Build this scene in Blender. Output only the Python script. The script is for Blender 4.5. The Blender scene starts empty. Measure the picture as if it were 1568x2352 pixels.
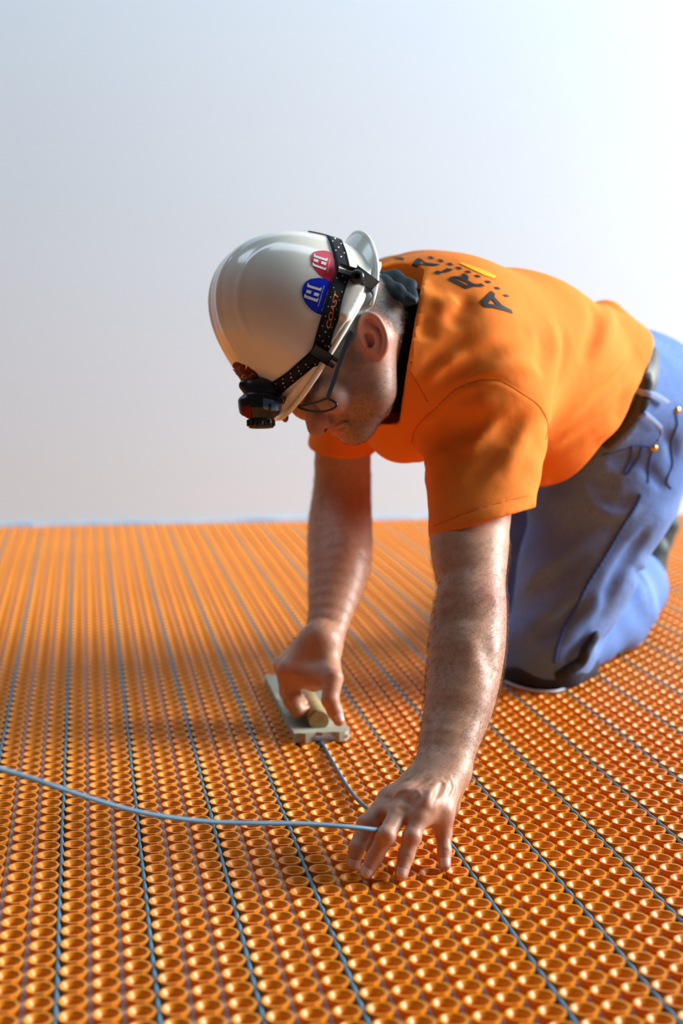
import bpy, bmesh, math, random
import numpy as np
from mathutils import Vector, Matrix

SC = bpy.context.scene
COL = SC.collection
rng = np.random.default_rng(7)
random.seed(7)

# ------------------------------------------------------------------ camera
TOP = 0.0082                      # height of the stud tops above the membrane base
FPX = 3292.1
CAMP = np.array([0.01946, -1.80065, 0.62379 + TOP])
PITCH, ROLL, YAW = 0.137105, 0.00684987, 0.1782166
_cy, _sy, _cp, _sp = math.cos(YAW), math.sin(YAW), math.cos(PITCH), math.sin(PITCH)
_rt = np.array([_cy, -_sy, 0.0]); FW = np.array([_sy*_cp, _cy*_cp, -_sp]); _up = np.cross(_rt, FW)
RT = math.cos(ROLL)*_rt + math.sin(ROLL)*_up
UP = -math.sin(ROLL)*_rt + math.cos(ROLL)*_up

cam_d = bpy.data.cameras.new('camera'); cam = bpy.data.objects.new('camera', cam_d); COL.objects.link(cam)
M = Matrix((( RT[0], UP[0], -FW[0], CAMP[0]), (RT[1], UP[1], -FW[1], CAMP[1]),
            (RT[2], UP[2], -FW[2], CAMP[2]), (0, 0, 0, 1)))
cam.matrix_world = M
cam_d.sensor_fit = 'VERTICAL'; cam_d.sensor_height = 36.0; cam_d.sensor_width = 24.0
cam_d.lens = FPX*36.0/2352.0
cam_d.clip_start = 0.05; cam_d.clip_end = 60
cam_d.dof.use_dof = True; cam_d.dof.focus_distance = 1.74; cam_d.dof.aperture_fstop = 3.2
SC.camera = cam

# ------------------------------------------------------------------ light
SC.view_settings.view_transform = 'Standard'; SC.view_settings.look = 'None'
SC.view_settings.gamma = 1.0; SC.view_settings.exposure = 0.48
SC.view_settings.use_curve_mapping = False
W = bpy.data.worlds.new('daylight'); SC.world = W; W.use_nodes = True
bg = W.node_tree.nodes['Background']; bg.inputs[0].default_value = (0.70, 0.82, 1.0, 1); bg.inputs[1].default_value = 0.03

def area(name, loc, target, sx, sy, power, col):
    l = bpy.data.lights.new(name, 'AREA'); l.shape = 'RECTANGLE'; l.size = sx; l.size_y = sy
    l.energy = power; l.color = col
    o = bpy.data.objects.new(name, l); COL.objects.link(o)
    o.location = loc
    o.rotation_euler = (Vector(target)-Vector(loc)).to_track_quat('-Z', 'Y').to_euler()
    return o
area('window_daylight', (7.6, 1.0, 2.9), (0.5, 0.75, 0.3), 2.6, 3.2, 760, (1.0, 0.985, 0.955))
area('right_wall_fill', (7.6, -1.0, 2.9), (0.4, 1.2, 0.6), 2.2, 3.2, 290, (0.90, 0.955, 1.0))  # added fill lamp, unseen source; brightens back wall and camera-facing sides
area('overhead_wall_fill', (-0.2, 1.2, 4.6), (0.1, 2.0, 0.7), 6.0, 1.2, 75, (0.70, 0.85, 1.0))  # added overhead lamp, no opening behind it; evens out the back wall

# ------------------------------------------------------------------ pixel helpers (frame 1568 x 2352)
def P(u, v, d):
    return CAMP + d*(FW + RT*((u-784.0)/FPX) - UP*((v-1176.0)/FPX))
def ray(u, v):
    r = FW + RT*((u-784.0)/FPX) - UP*((v-1176.0)/FPX)
    return r
def PZ0(u, v, z):
    r = ray(u, v); return CAMP + r*((z-CAMP[2])/r[2])
def PZ(u, v, z):
    z = z+TOP-0.0070
   
    r = ray(u, v); return CAMP + r*((z-CAMP[2])/r[2])
def unit(v): v = np.asarray(v, float); return v/np.linalg.norm(v)
def depth(p): return float((np.asarray(p)-CAMP) @ FW)

# ------------------------------------------------------------------ materials
def mat(name, color, rough=0.6, spec=0.5, noise=None, bump=None, metal=0.0, sss=0.0, sss_col=None, coat=0.0, attr=None):
    m = bpy.data.materials.new(name); m.use_nodes = True
    nt = m.node_tree; n = nt.nodes; L = nt.links
    b = n['Principled BSDF']
    b.inputs['Base Color'].default_value = (*color, 1); b.inputs['Roughness'].default_value = rough
    b.inputs['Metallic'].default_value = metal; b.inputs['Specular IOR Level'].default_value = spec
    if coat: b.inputs['Coat Weight'].default_value = coat; b.inputs['Coat Roughness'].default_value = 0.08
    if sss:
        b.inputs['Subsurface Weight'].default_value = sss; b.inputs['Subsurface Radius'].default_value = (0.012, 0.005, 0.003)
        b.inputs['Subsurface Scale'].default_value = 0.5
    tc = n.new('ShaderNodeTexCoord')
    last = None
    if noise:
        for (scale, detail, c2, lo, hi) in noise:
            t = n.new('ShaderNodeTexNoise'); t.inputs['Scale'].default_value = scale; t.inputs['Detail'].default_value = detail
            L.new(tc.outputs['Object'], t.inputs['Vector'])
            mr = n.new('ShaderNodeMapRange'); mr.inputs[1].default_value = lo; mr.inputs[2].default_value = hi
            L.new(t.outputs['Fac'], mr.inputs[0])
            mx = n.new('ShaderNodeMix'); mx.data_type = 'RGBA'
            L.new(mr.outputs[0], mx.inputs[0])
            if last is None: mx.inputs[6].default_value = (*color, 1)
            else: L.new(last, mx.inputs[6])
            mx.inputs[7].default_value = (*c2, 1)
            last = mx.outputs[2]
    if attr:
        for (aname, c2) in attr:
            a = n.new('ShaderNodeAttribute'); a.attribute_name = aname
            mx = n.new('ShaderNodeMix'); mx.data_type = 'RGBA'
            L.new(a.outputs['Fac'], mx.inputs[0])
            if last is None: mx.inputs[6].default_value = (*color, 1)
            else: L.new(last, mx.inputs[6])
            mx.inputs[7].default_value = (*c2, 1)
            last = mx.outputs[2]
    if last is not None: L.new(last, b.inputs['Base Color'])
    if bump:
        h = None
        for (scale, detail, strength, dist) in bump:
            t = n.new('ShaderNodeTexNoise'); t.inputs['Scale'].default_value = scale; t.inputs['Detail'].default_value = detail
            L.new(tc.outputs['Object'], t.inputs['Vector'])
            bp = n.new('ShaderNodeBump'); bp.inputs['Strength'].default_value = strength; bp.inputs['Distance'].default_value = dist
            L.new(t.outputs['Fac'], bp.inputs['Height'])
            if h: L.new(h, bp.inputs['Normal'])
            h = bp.outputs['Normal']
        L.new(h, b.inputs['Normal'])
    return m

MT = {}
MT['wall'] = mat('white_painted_plaster', (0.70, 0.855, 0.965), 0.7, 0.3, noise=[(1.3, 2, (0.685, 0.845, 0.96), 0.35, 0.7)], bump=[(140, 3, 0.08, 0.001)])
MT['subfloor'] = mat('grey_subfloor', (0.30, 0.29, 0.30), 0.9, 0.2, noise=[(9, 4, (0.24, 0.23, 0.24), 0.4, 0.7)])
MT['orange'] = mat('orange_plastic', (0.86, 0.295, 0.010), 0.33, 0.35, noise=[(2.0, 2, (0.78, 0.255, 0.009), 0.35, 0.7)])
MT['fleece'] = mat('grey_fleece', (0.46, 0.36, 0.36), 0.95, 0.1, noise=[(220, 2, (0.36, 0.28, 0.29), 0.4, 0.7)])
MT['cable'] = mat('blue_cable', (0.095, 0.225, 0.33), 0.5, 0.28, noise=[(40, 2, (0.08, 0.19, 0.29), 0.4, 0.7)])
MT['ink'] = mat('black_ink', (0.02, 0.018, 0.016), 0.6, 0.3)
MT['wood'] = mat('worn_wood', (0.45, 0.46, 0.36), 0.75, 0.25, noise=[(30, 5, (0.35, 0.35, 0.26), 0.4, 0.75), (9, 3, (0.47, 0.50, 0.43), 0.5, 0.75)], bump=[(90, 4, 0.25, 0.001)])
MT['wood_handle'] = mat('oiled_wood', (0.42, 0.34, 0.16), 0.6, 0.3, noise=[(60, 4, (0.26, 0.19, 0.07), 0.45, 0.75)], bump=[(120, 4, 0.2, 0.001)])
MT['mortar'] = mat('mortar_smear', (0.36, 0.44, 0.46), 0.9, 0.15, noise=[(60, 4, (0.52, 0.57, 0.57), 0.5, 0.7)])
MT['skin'] = mat('skin', (0.52, 0.28, 0.175), 0.46, 0.45, sss=0.06,
    noise=[(38, 3, (0.48, 0.235, 0.14), 0.42, 0.72), (170, 3, (0.43, 0.225, 0.135), 0.5, 0.75), (420, 2, (0.38, 0.19, 0.11), 0.62, 0.75)],
    bump=[(500, 3, 0.22, 0.0006), (90, 3, 0.15, 0.0015)], attr=[('ruddy', (0.62, 0.215, 0.18)), ('beard', (0.30, 0.20, 0.165)), ('lips', (0.50, 0.20, 0.17))])
MT['nail'] = mat('fingernail', (0.74, 0.51, 0.44), 0.28, 0.5)
MT['hair_dark'] = mat('dark_body_hair', (0.19, 0.105, 0.05), 0.45, 0.4)
MT['hair_grey'] = mat('grey_hair', (0.36, 0.35, 0.35), 0.5, 0.4)
MT['stubble'] = mat('stubble_hair', (0.12, 0.095, 0.085), 0.6, 0.3)
MT['shirt'] = mat('orange_cotton', (0.90, 0.235, 0.025), 0.85, 0.2, noise=[(3.5, 2, (0.86, 0.21, 0.022), 0.4, 0.7)], bump=[(900, 2, 0.12, 0.0006), (26, 3, 0.25, 0.006)])
MT['shirt_print_black'] = mat('black_shirt_print', (0.022, 0.020, 0.022), 0.7, 0.3)
MT['shirt_print_yellow'] = mat('yellow_shirt_print', (0.95, 0.48, 0.01), 0.7, 0.3)
MT['denim'] = mat('blue_denim', (0.125, 0.225, 0.53), 0.88, 0.15, noise=[(7, 3, (0.20, 0.32, 0.63), 0.42, 0.68), (260, 2, (0.10, 0.19, 0.48), 0.45, 0.75)], bump=[(700, 2, 0.2, 0.0007), (22, 3, 0.3, 0.008)])
MT['denim_seam'] = mat('dark_denim_seam', (0.05, 0.10, 0.30), 0.9, 0.15)
MT['denim_light'] = mat('faded_denim', (0.26, 0.36, 0.62), 0.9, 0.15, bump=[(600, 2, 0.2, 0.0007)])
MT['belt'] = mat('dark_leather', (0.035, 0.05, 0.06), 0.5, 0.4)
MT['brass'] = mat('brass', (0.62, 0.42, 0.10), 0.3, 0.5, metal=1.0)
MT['pad'] = mat('navy_knee_pad', (0.022, 0.027, 0.045), 0.7, 0.3, bump=[(300, 2, 0.2, 0.001)])
MT['pad_edge'] = mat('pale_pad_edge', (0.50, 0.52, 0.60), 0.6, 0.3)
MT['shoe'] = mat('dark_shoe', (0.040, 0.060, 0.062), 0.6, 0.35, noise=[(14, 2, (0.09, 0.125, 0.12), 0.5, 0.7)])
MT['sole'] = mat('black_rubber_sole', (0.02, 0.021, 0.023), 0.7, 0.3)
MT['gaiter'] = mat('black_gaiter_cloth', (0.008, 0.010, 0.011), 0.95, 0.05, bump=[(600, 2, 0.2, 0.0006)])
MT['bandana'] = mat('slate_cap_cloth', (0.165, 0.235, 0.265), 0.85, 0.2, bump=[(500, 2, 0.25, 0.0008), (60, 3, 0.3, 0.003)])
MT['flap'] = mat('navy_hood_cloth', (0.010, 0.024, 0.036), 0.6, 0.25, bump=[(500, 2, 0.2, 0.0008)])
MT['hat'] = mat('ivory_hard_hat_plastic', (0.91, 0.885, 0.785), 0.20, 0.5, coat=0.5, noise=[(6, 2, (0.89, 0.86, 0.76), 0.4, 0.7)])
MT['hat_grey'] = mat('grey_suspension_plastic', (0.33, 0.41, 0.44), 0.45, 0.4)
MT['black_plastic'] = mat('black_plastic', (0.016, 0.018, 0.021), 0.33, 0.5)
MT['strap'] = mat('black_woven_strap', (0.014, 0.016, 0.021), 0.75, 0.25, bump=[(900, 2, 0.3, 0.0006)])
MT['white_dot'] = mat('white_strap_print', (0.82, 0.82, 0.80), 0.7, 0.3)
MT['orange_print'] = mat('orange_strap_print', (0.85, 0.20, 0.02), 0.7, 0.3)
MT['red_plastic'] = mat('dark_red_plastic', (0.20, 0.014, 0.012), 0.6, 0.15)
MT['plate_reflection'] = mat('blue_plate_reflection', (0.12, 0.25, 0.40), 0.25, 0.5, metal=0.3)  # blue tint paints a sky reflection onto the lamp's glossy side plate
MT['lens'] = mat('clear_lens', (0.9, 0.93, 0.95), 0.05, 0.5)
MT['sticker_red'] = mat('red_sticker', (0.66, 0.012, 0.045), 0.3, 0.4)
MT['sticker_blue'] = mat('blue_sticker', (0.012, 0.035, 0.62), 0.22, 0.5)
MT['sticker_white'] = mat('white_sticker_print', (0.85, 0.85, 0.85), 0.4, 0.4)
MT['sticker_maroon'] = mat('maroon_sticker', (0.14, 0.012, 0.012), 0.6, 0.12)
MT['sticker_gold'] = mat('gold_sticker_print', (0.36, 0.19, 0.06), 0.7, 0.1)
MT['glasses'] = mat('dark_glasses_frame', (0.020, 0.026, 0.032), 0.28, 0.5)
def glass(name):
    m = bpy.data.materials.new(name); m.use_nodes = True; nt = m.node_tree
    for x in list(nt.nodes): nt.nodes.remove(x)
    o = nt.nodes.new('ShaderNodeOutputMaterial'); t = nt.nodes.new('ShaderNodeBsdfTransparent'); g = nt.nodes.new('ShaderNodeBsdfGlossy')
    g.inputs['Roughness'].default_value = 0.03; t.inputs[0].default_value = (0.90, 0.93, 0.94, 1)
    f = nt.nodes.new('ShaderNodeFresnel'); f.inputs[0].default_value = 1.45
    mx = nt.nodes.new('ShaderNodeMixShader')
    nt.links.new(f.outputs[0], mx.inputs[0]); nt.links.new(t.outputs[0], mx.inputs[1]); nt.links.new(g.outputs[0], mx.inputs[2])
    nt.links.new(mx.outputs[0], o.inputs[0]); return m
MT['glass'] = glass('spectacle_glass')

# ------------------------------------------------------------------ object helpers
def mesh_np(name, V, F, m, parent=None, smooth=True, attrs=None, mats=None, mat_idx=None):
    """V (n,3) float, F (k,4) or (k,3) int -> one mesh object."""
    V = np.asarray(V, np.float32); F = np.asarray(F, np.int32)
    me = bpy.data.meshes.new(name); me.vertices.add(len(V)); me.vertices.foreach_set('co', V.ravel())
    k, w = F.shape
    me.loops.add(k*w); me.loops.foreach_set('vertex_index', F.ravel())
    me.polygons.add(k); me.polygons.foreach_set('loop_start', np.arange(0, k*w, w, dtype=np.int32))
    me.polygons.foreach_set('loop_total', np.full(k, w, np.int32))
    sm = np.full(k, bool(smooth)) if not hasattr(smooth, '__len__') else np.asarray(smooth, bool)
    me.polygons.foreach_set('use_smooth', sm)
    for mm in (mats or [m]): me.materials.append(mm)
    if mat_idx is not None: me.polygons.foreach_set('material_index', np.asarray(mat_idx, np.int32))
    me.update(calc_edges=True)
    for a, vals in (attrs or {}).items():
        at = me.attributes.new(a, 'FLOAT', 'POINT'); at.data.foreach_set('value', np.asarray(vals, np.float32))
    me.validate(verbose=False)
    o = bpy.data.objects.new(name, me); COL.objects.link(o)
    if parent is not None: o.parent = parent
    return o
def bm_obj(name, bm, m, parent=None, smooth=True):
    me = bpy.data.meshes.new(name); bm.normal_update(); bm.to_mesh(me); bm.free()
    for p in me.polygons: p.use_smooth = smooth
    me.materials.append(m)
    o = bpy.data.objects.new(name, me); COL.objects.link(o)
    if parent is not None: o.parent = parent
    return o
def tag(o, label=None, cat=None, group=None, kind=None):
    if label: o['label'] = label
    if cat: o['category'] = cat
    if group: o['group'] = group
    if kind: o['kind'] = kind
    return o
def empty(name, label, cat, group=None):
    o = bpy.data.objects.new(name, None); COL.objects.link(o); o.empty_display_size = 0.05
    return tag(o, label, cat, group)
def resample(pts, n):
    pts = np.asarray(pts, float); seg = np.linalg.norm(np.diff(pts, axis=0), axis=1); s = np.r_[0, np.cumsum(seg)]
    t = np.linspace(0, s[-1], n)
    return np.stack([np.interp(t, s, pts[:, i]) for i in range(pts.shape[1])], 1)
def spline(pts, n):
    """Catmull-Rom through the points, n samples"""
    p = np.asarray(pts, float); p = np.vstack([2*p[0]-p[1], p, 2*p[-1]-p[-2]])
    out = []
    m = len(p)-3
    for t in np.linspace(0, m-1e-9, n):
        i = int(t); x = t-i; a, b, c, d = p[i], p[i+1], p[i+2], p[i+3]
        out.append(0.5*((2*b)+(-a+c)*x+(2*a-5*b+4*c-d)*x*x+(-a+3*b-3*c+d)*x**3))
    return np.array(out)
def tube_arrays(pts, rad, sides=10, cap=True):
    pts = np.asarray(pts, float); n = len(pts); rad = np.broadcast_to(rad, (n,))
    T = np.gradient(pts, axis=0); T /= np.linalg.norm(T, axis=1)[:, None]+1e-12
    ref = np.array([0, 0, 1.0]) if abs(T[0][2]) < 0.9 else np.array([1.0, 0, 0])
    N = []; cur = unit(np.cross(T[0], ref))
    for i in range(n):
        cur = cur - T[i]*(cur@T[i]); cur = unit(cur); N.append(cur)
    N = np.array(N); B = np.cross(T, N)
    a = np.linspace(0, 2*np.pi, sides, endpoint=False)
    V = pts[:, None, :] + rad[:, None, None]*(np.cos(a)[None, :, None]*N[:, None, :] + np.sin(a)[None, :, None]*B[:, None, :])
    V = V.reshape(-1, 3)
    i = np.arange(n-1)[:, None]*sides; j = np.arange(sides)[None, :]; j2 = (j+1) % sides
    F = np.stack([i+j, i+j2, i+sides+j2, i+sides+j], -1).reshape(-1, 4)
    if cap:
        V = np.vstack([V, pts[:1], pts[-1:]]); c0, c1 = len(V)-2, len(V)-1
        jj = np.arange(0, sides, 2); a0 = jj; a1 = (jj+1) % sides; a2 = (jj+2) % sides
        F = np.vstack([F, np.stack([np.full_like(a0, c0), a2, a1, a0], 1)])
        b = (n-1)*sides
        F = np.vstack([F, np.stack([np.full_like(a0, c1), b+a0, b+a1, b+a2], 1)])
    return V, F
def tube(name, pts, rad, m, parent=None, sides=10):
    V, F = tube_arrays(pts, rad, sides); return mesh_np(name, V, F, m, parent)
def join_arrays(lst):
    V = []; F = []; n = 0
    for v, f in lst: V.append(v); F.append(f+n); n += len(v)
    return np.vstack(V), np.vstack(F)
def box_bm(bm, c, ax, half, bev=0.0, seg=2):
    r = bmesh.ops.create_cube(bm, size=2.0); vs = r['verts']
    for v in vs:
        q = np.array(c, float)
        for i in range(3): q = q + np.asarray(ax[i])*half[i]*v.co[i]
        v.co = Vector(q)
    if bev:
        es = list({e for v in vs for e in v.link_edges})
        bmesh.ops.bevel(bm, geom=es, offset=bev, segments=seg, affect='EDGES', profile=0.5)
def lathe_arrays(c, axis, prof, sides=24, ref=(0, 0, 1)):
    axis = unit(axis); ref = np.asarray(ref, float)
    if abs(unit(ref)@axis) > 0.95: ref = np.array([1.0, 0, 0])
    n = unit(np.cross(axis, ref)); b = np.cross(axis, n)
    a = np.linspace(0, 2*np.pi, sides, endpoint=False)
    V = []
    for (r, h) in prof: V.append(np.asarray(c)+axis*h+r*(np.cos(a)[:, None]*n+np.sin(a)[:, None]*b))
    V = np.vstack(V); k = len(prof)
    i = np.arange(k-1)[:, None]*sides; j = np.arange(sides)[None, :]; j2 = (j+1) % sides
    F = np.stack([i+j, i+j2, i+sides+j2, i+sides+j], -1).reshape(-1, 4)
    return V, F

# ------------------------------------------------------------------ implicit surfaces
def smin(a, b, k):
    if k <= 0: return np.minimum(a, b)
    h = np.maximum(k-np.abs(a-b), 0)/k
    return np.minimum(a, b)-h*h*k*0.25
def smax(a, b, k): return -smin(-a, -b, k)
class Field:
    def __init__(s): s.p = []
    def add(s, fn, c, r, op='u', k=0.01): s.p.append((fn, np.asarray(c, float), r, op, k)); return s
    def active(s, c, r):
        return [q for q in s.p if np.linalg.norm(q[1]-c) < q[2]+r+0.03]
    def __call__(s, x, act=None):
        d = np.full(len(x), 0.5)
        for fn, c, r, op, k in (s.p if act is None else act):
            v = fn(x)
            if op == 'u': d = smin(d, v, k)
            elif op == 's': d = smax(d, -v, k)
            elif op == 'i': d = smax(d, v, k)
            elif op == 'd': d = d + v
        return d
    # primitives
    def cone(s, a, b, ra, rb, k=0.01, op='u'):
        a = np.asarray(a, float); b = np.asarray(b, float); ab = b-a; L2 = ab@ab+1e-12
        def fn(x):
            t = np.clip((x-a)@ab/L2, 0, 1); q = x-a-t[:, None]*ab
            return np.sqrt((q*q).sum(1))-(ra+(rb-ra)*t)
        return s.add(fn, (a+b)/2, np.sqrt(L2)/2+max(ra, rb)+k, op, k)
    def chain(s, pts, rads, k=0.01, op='u'):
        for i in range(len(pts)-1): s.cone(pts[i], pts[i+1], rads[i], rads[i+1], k, op)
        return s
    def etube(s, a, b, U, ra, rb, k=0.02, op='u', cap=None):
        a = np.asarray(a, float); b = np.asarray(b, float); ab = b-a; L2 = ab@ab; A = ab/np.sqrt(L2)
        U = np.asarray(U, float); U = unit(U-A*(U@A)); Vv = np.cross(A, U)
        def fn(x):
            t = np.clip((x-a)@ab/L2, 0, 1); q = x-a-t[:, None]*ab
            ru = ra[0]+(rb[0]-ra[0])*t; rv = ra[1]+(rb[1]-ra[1])*t; rw = np.minimum(ru, rv) if cap is None else cap
            u = q@U; v = q@Vv; w = q@A
            k0 = np.sqrt((u/ru)**2+(v/rv)**2+(w/rw)**2); k1 = np.sqrt((u/ru**2)**2+(v/rv**2)**2+(w/rw**2)**2)+1e-9
            return np.where(k0 < 1e-4, -np.minimum(ru, rv), k0*(k0-1)/k1)
        return s.add(fn, (a+b)/2, np.sqrt(L2)/2+max(*ra, *rb)+k, op, k)
    def ell(s, c, axes, r, k=0.01, op='u'):
        c = np.asarray(c, float); A = np.array([unit(q) for q in axes]); r = np.asarray(r, float)
        def fn(x):
            q = (x-c)@A.T
            k0 = np.sqrt(((q/r)**2).sum(1)); k1 = np.sqrt(((q/r**2)**2).sum(1))+1e-9
            return np.where(k0 < 1e-4, -r.min(), k0*(k0-1)/k1)
        return s.add(fn, c, r.max()+k, op, k)
    def plane(s, p, n, k=0.004, op='i', c=None, R=9.0):
        p = np.asarray(p, float); n = unit(n)
        return s.add(lambda x: (x-p)@n, p if c is None else c, R, op, k)
    def line_disp(s, pts, amp, sig):
        """raise (amp>0) or sink (amp<0) the surface along a 3-D polyline"""
        pts = np.asarray(pts, float); n = len(pts)
        cum = np.r_[0, np.cumsum(np.linalg.norm(np.diff(pts, axis=0), axis=1))]; tot = cum[-1]+1e-9
        def fn(x):
            best = np.full(len(x), 1e9); sb = np.zeros(len(x))
            for i in range(n-1):
                a = pts[i]; ab = pts[i+1]-a; L2 = ab@ab+1e-12
                t = np.clip((x-a)@ab/L2, 0, 1); q = x-a-t[:, None]*ab; d2 = (q*q).sum(1)
                m = d2 < best; best[m] = d2[m]; sb[m] = ((cum[i]+t*np.sqrt(L2))/tot)[m]
            e = np.clip(np.minimum(sb, 1-sb)/.38, 0, 1)                 # folds die out towards both ends
            return -amp*(e*e*(3-2*e)*.92+.08)*np.exp(-best/(2*sig*sig))
        c = pts.mean(0); return s.add(fn, c, np.linalg.norm(pts-c, axis=1).max()+3*sig, 'd', 0)
    def waves(s, direction, freq, amp, c, R, phase=0.0, warp=None):
        D = unit(direction); c = np.asarray(c, float)
        def fn(x):
            q = x-c; ph = q@D*freq+phase
            if warp is not None: ph = ph+warp[1]*np.sin(q@unit(warp[0])*freq*0.45+1.1)
            fall = np.clip(1-np.sqrt((q*q).sum(1))/R, 0, 1)
            return amp*np.sin(ph)*np.minimum(1, fall*2.5)
        return s.add(fn, c, R, 'd', 0)
def hit(field, u, v, d0=1.2, steps=70):
    u = np.atleast_1d(np.asarray(u, float)); v = np.atleast_1d(np.asarray(v, float))
    D = FW[None]+RT[None]*((u-784)/FPX)[:, None]-UP[None]*((v-1176)/FPX)[:, None]
    L = np.linalg.norm(D, axis=1); t = np.full(len(u), d0)
    bt = t.copy(); bf = np.full(len(u), 9.0)
    for _ in range(steps):
        f = field(CAMP+D*t[:, None]); b = np.abs(f) < bf; bt[b] = t[b]; bf[b] = np.abs(f)[b]
        if bf.max() < 1e-4: break
        t = np.minimum(t+np.clip(f, -0.05, 0.2)/L*0.85, 4.0)
    p = CAMP+D*bt[:, None]
    m = bf > 8e-4                                          # grazing rays: nearest surface point instead
    if m.any():
        q = p[m]
        for _ in range(6):
            g = grad(field, q); q = q-np.clip(field(q)/np.maximum((g*g).sum(1), .3), -.02, .02)[:, None]*g
        p[m] = q
    return p
def grad(field, x, act=None, e=4e-4):
    g = np.zeros_like(x)
    for k in ((1, -1, -1), (-1, -1, 1), (-1, 1, -1), (1, 1, 1)):
        k = np.array(k, float); g += k*field(x+k*e, act)[:, None]
    return g/(4*e)
def normals(field, x):
    g = grad(field, x); return g/(np.linalg.norm(g, axis=1)[:, None]+1e-9)
def polygonise(field, lo, hi, h, B=24):
    lo = np.asarray(lo, float); hi = np.asarray(hi, float); n = np.ceil((hi-lo)/h).astype(int)+2
    nb = -(-n//B); NY, NZ = int(nb[1]*B+2), int(nb[2]*B+2)
    gid = lambda i, j, k: (i.astype(np.int64)*NY+j)*NZ+k
    ids = []; pts = []; quads = []
    r = np.arange(B+1)
    I, J, K = np.meshgrid(r, r, r, indexing='ij'); loc = np.stack([I, J, K], -1).reshape(-1, 3)
    for bx in range(nb[0]):
        for by in range(nb[1]):
            for bz in range(nb[2]):
                o = np.array([bx, by, bz])*B; cc = lo+(o+B/2)*h; R = B*h*0.9
                act = field.active(cc, R)
                if not any(q[3] == 'u' for q in act): continue
                if abs(field(cc[None], act)[0]) > R*1.6+0.02: continue
                f = field(lo+(loc+o)*h, act).reshape(B+1, B+1, B+1)
                s = f < 0
                if s.all() or not s.any(): continue
                c8 = np.stack([s[a:B+a, b:B+b, c:B+c] for a in (0, 1) for b in (0, 1) for c in (0, 1)])
                mix = c8.any(0) & ~c8.all(0)
                ci, cj, ck = np.nonzero(mix)
                acc = np.zeros((len(ci), 3)); cnt = np.zeros(len(ci))
                for ax in range(3):
                    oth = [q for q in range(3) if q != ax]
                    for a in (0, 1):
                        for b in (0, 1):
                            d0 = [0, 0, 0]; d0[oth[0]] = a; d0[oth[1]] = b; d1 = list(d0); d1[ax] = 1
                            f0 = f[ci+d0[0], cj+d0[1], ck+d0[2]]; f1 = f[ci+d1[0], cj+d1[1], ck+d1[2]]
                            x = (f0 < 0) != (f1 < 0); t = np.where(x, f0/np.where(x, f0-f1, 1), 0)
                            p = np.stack([ci+d0[0], cj+d0[1], ck+d0[2]], 1).astype(float); p[:, ax] += t
                            acc += p*x[:, None]; cnt += x
                v = lo+(acc/cnt[:, None]+o)*h
                v0 = v.copy()
                for _ in range(2 if h < .004 else 1):
                    g = grad(field, v, act); ff = field(v, act); gg = (g*g).sum(1)
                    st = -(ff/np.maximum(gg, 0.2))[:, None]*g
                    v = v+np.clip(st, -0.5*h, 0.5*h)
                v = v0+np.clip(v-v0, -0.9*h, 0.9*h)
                ids.append(gid(ci+o[0], cj+o[1], ck+o[2])); pts.append(v)
                for ax in range(3):
                    sl0 = [slice(0, B)]*3; sl1 = list(sl0); sl1[ax] = slice(1, B+1)
                    a = s[tuple(sl0)]; b = s[tuple(sl1)]
                    e = np.stack(np.nonzero(a != b), 1)
                    if not len(e): continue
                    flip = a[e[:, 0], e[:, 1], e[:, 2]]
                    e = e+o; y, z = (ax+1) % 3, (ax+2) % 3
                    dy = np.zeros(3, int); dy[y] = 1; dz = np.zeros(3, int); dz[z] = 1
                    q = [e-dy-dz, e-dz, e, e-dy]
                    q = np.stack([gid(w[:, 0], w[:, 1], w[:, 2]) for w in q], 1)
                    q[~flip] = q[~flip][:, ::-1]
                    quads.append(q)
    ids = np.concatenate(ids); pts = np.concatenate(pts); quads = np.concatenate(quads)
    order = np.argsort(ids); ids = ids[order]; pts = pts[order]
    ix = np.searchsorted(ids, quads); ix = np.clip(ix, 0, len(ids)-1)
    ok = (ids[ix] == quads).all(1)
    return pts, ix[ok]
def implicit(name, field, h, m, parent=None, attrs=None, keep=False, relax=0):
    cs = np.array([q[1] for q in field.p if q[3] == 'u']); rs = np.array([q[2] for q in field.p if q[3] == 'u'])[:, None]
    V, F = polygonise(field, (cs-rs).min(0)-0.01, (cs+rs).max(0)+0.01, h)
    a = attrs(V) if attrs else None
    o = mesh_np(name, V, F, m, parent, attrs=a)
    return (o, V, F) if keep else o

# flat outline given in frame coordinates -> printed patch lying on an implicit surface
def patch2d(polys, maxlen=6.0):
    cu = bpy.data.curves.new('tmp', 'CURVE'); cu.dimensions = '2D'; cu.fill_mode = 'BOTH'
    for poly in polys:
        sp = cu.splines.new('POLY'); sp.points.add(len(poly)-1); sp.use_cyclic_u = True
        for i, (x, y) in enumerate(poly): sp.points[i].co = (x, y, 0, 1)
    return curve2d(cu, maxlen)
def curve2d(cu, maxlen):
    ob = bpy.data.objects.new('tmp', cu); COL.objects.link(ob)
    dg = bpy.context.evaluated_depsgraph_get(); me = bpy.data.meshes.new_from_object(ob.evaluated_get(dg))
    bpy.data.objects.remove(ob); bm = bmesh.new(); bm.from_mesh(me); bpy.data.meshes.remove(me)
    bmesh.ops.remove_doubles(bm, verts=bm.verts, dist=1e-5)
    bmesh.ops.triangulate(bm, faces=bm.faces)
    for _ in range(5):
        es = [e for e in bm.edges if e.calc_length() > maxlen]
        if not es: break
        bmesh.ops.subdivide_edges(bm, edges=es, cuts=1); bmesh.ops.triangulate(bm, faces=bm.faces)
    bm.verts.ensure_lookup_table()
    V = np.array([v.co[:2] for v in bm.verts]); F = np.array([[q.index for q in f.verts] for f in bm.faces]); bm.free()
    return V, F
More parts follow.
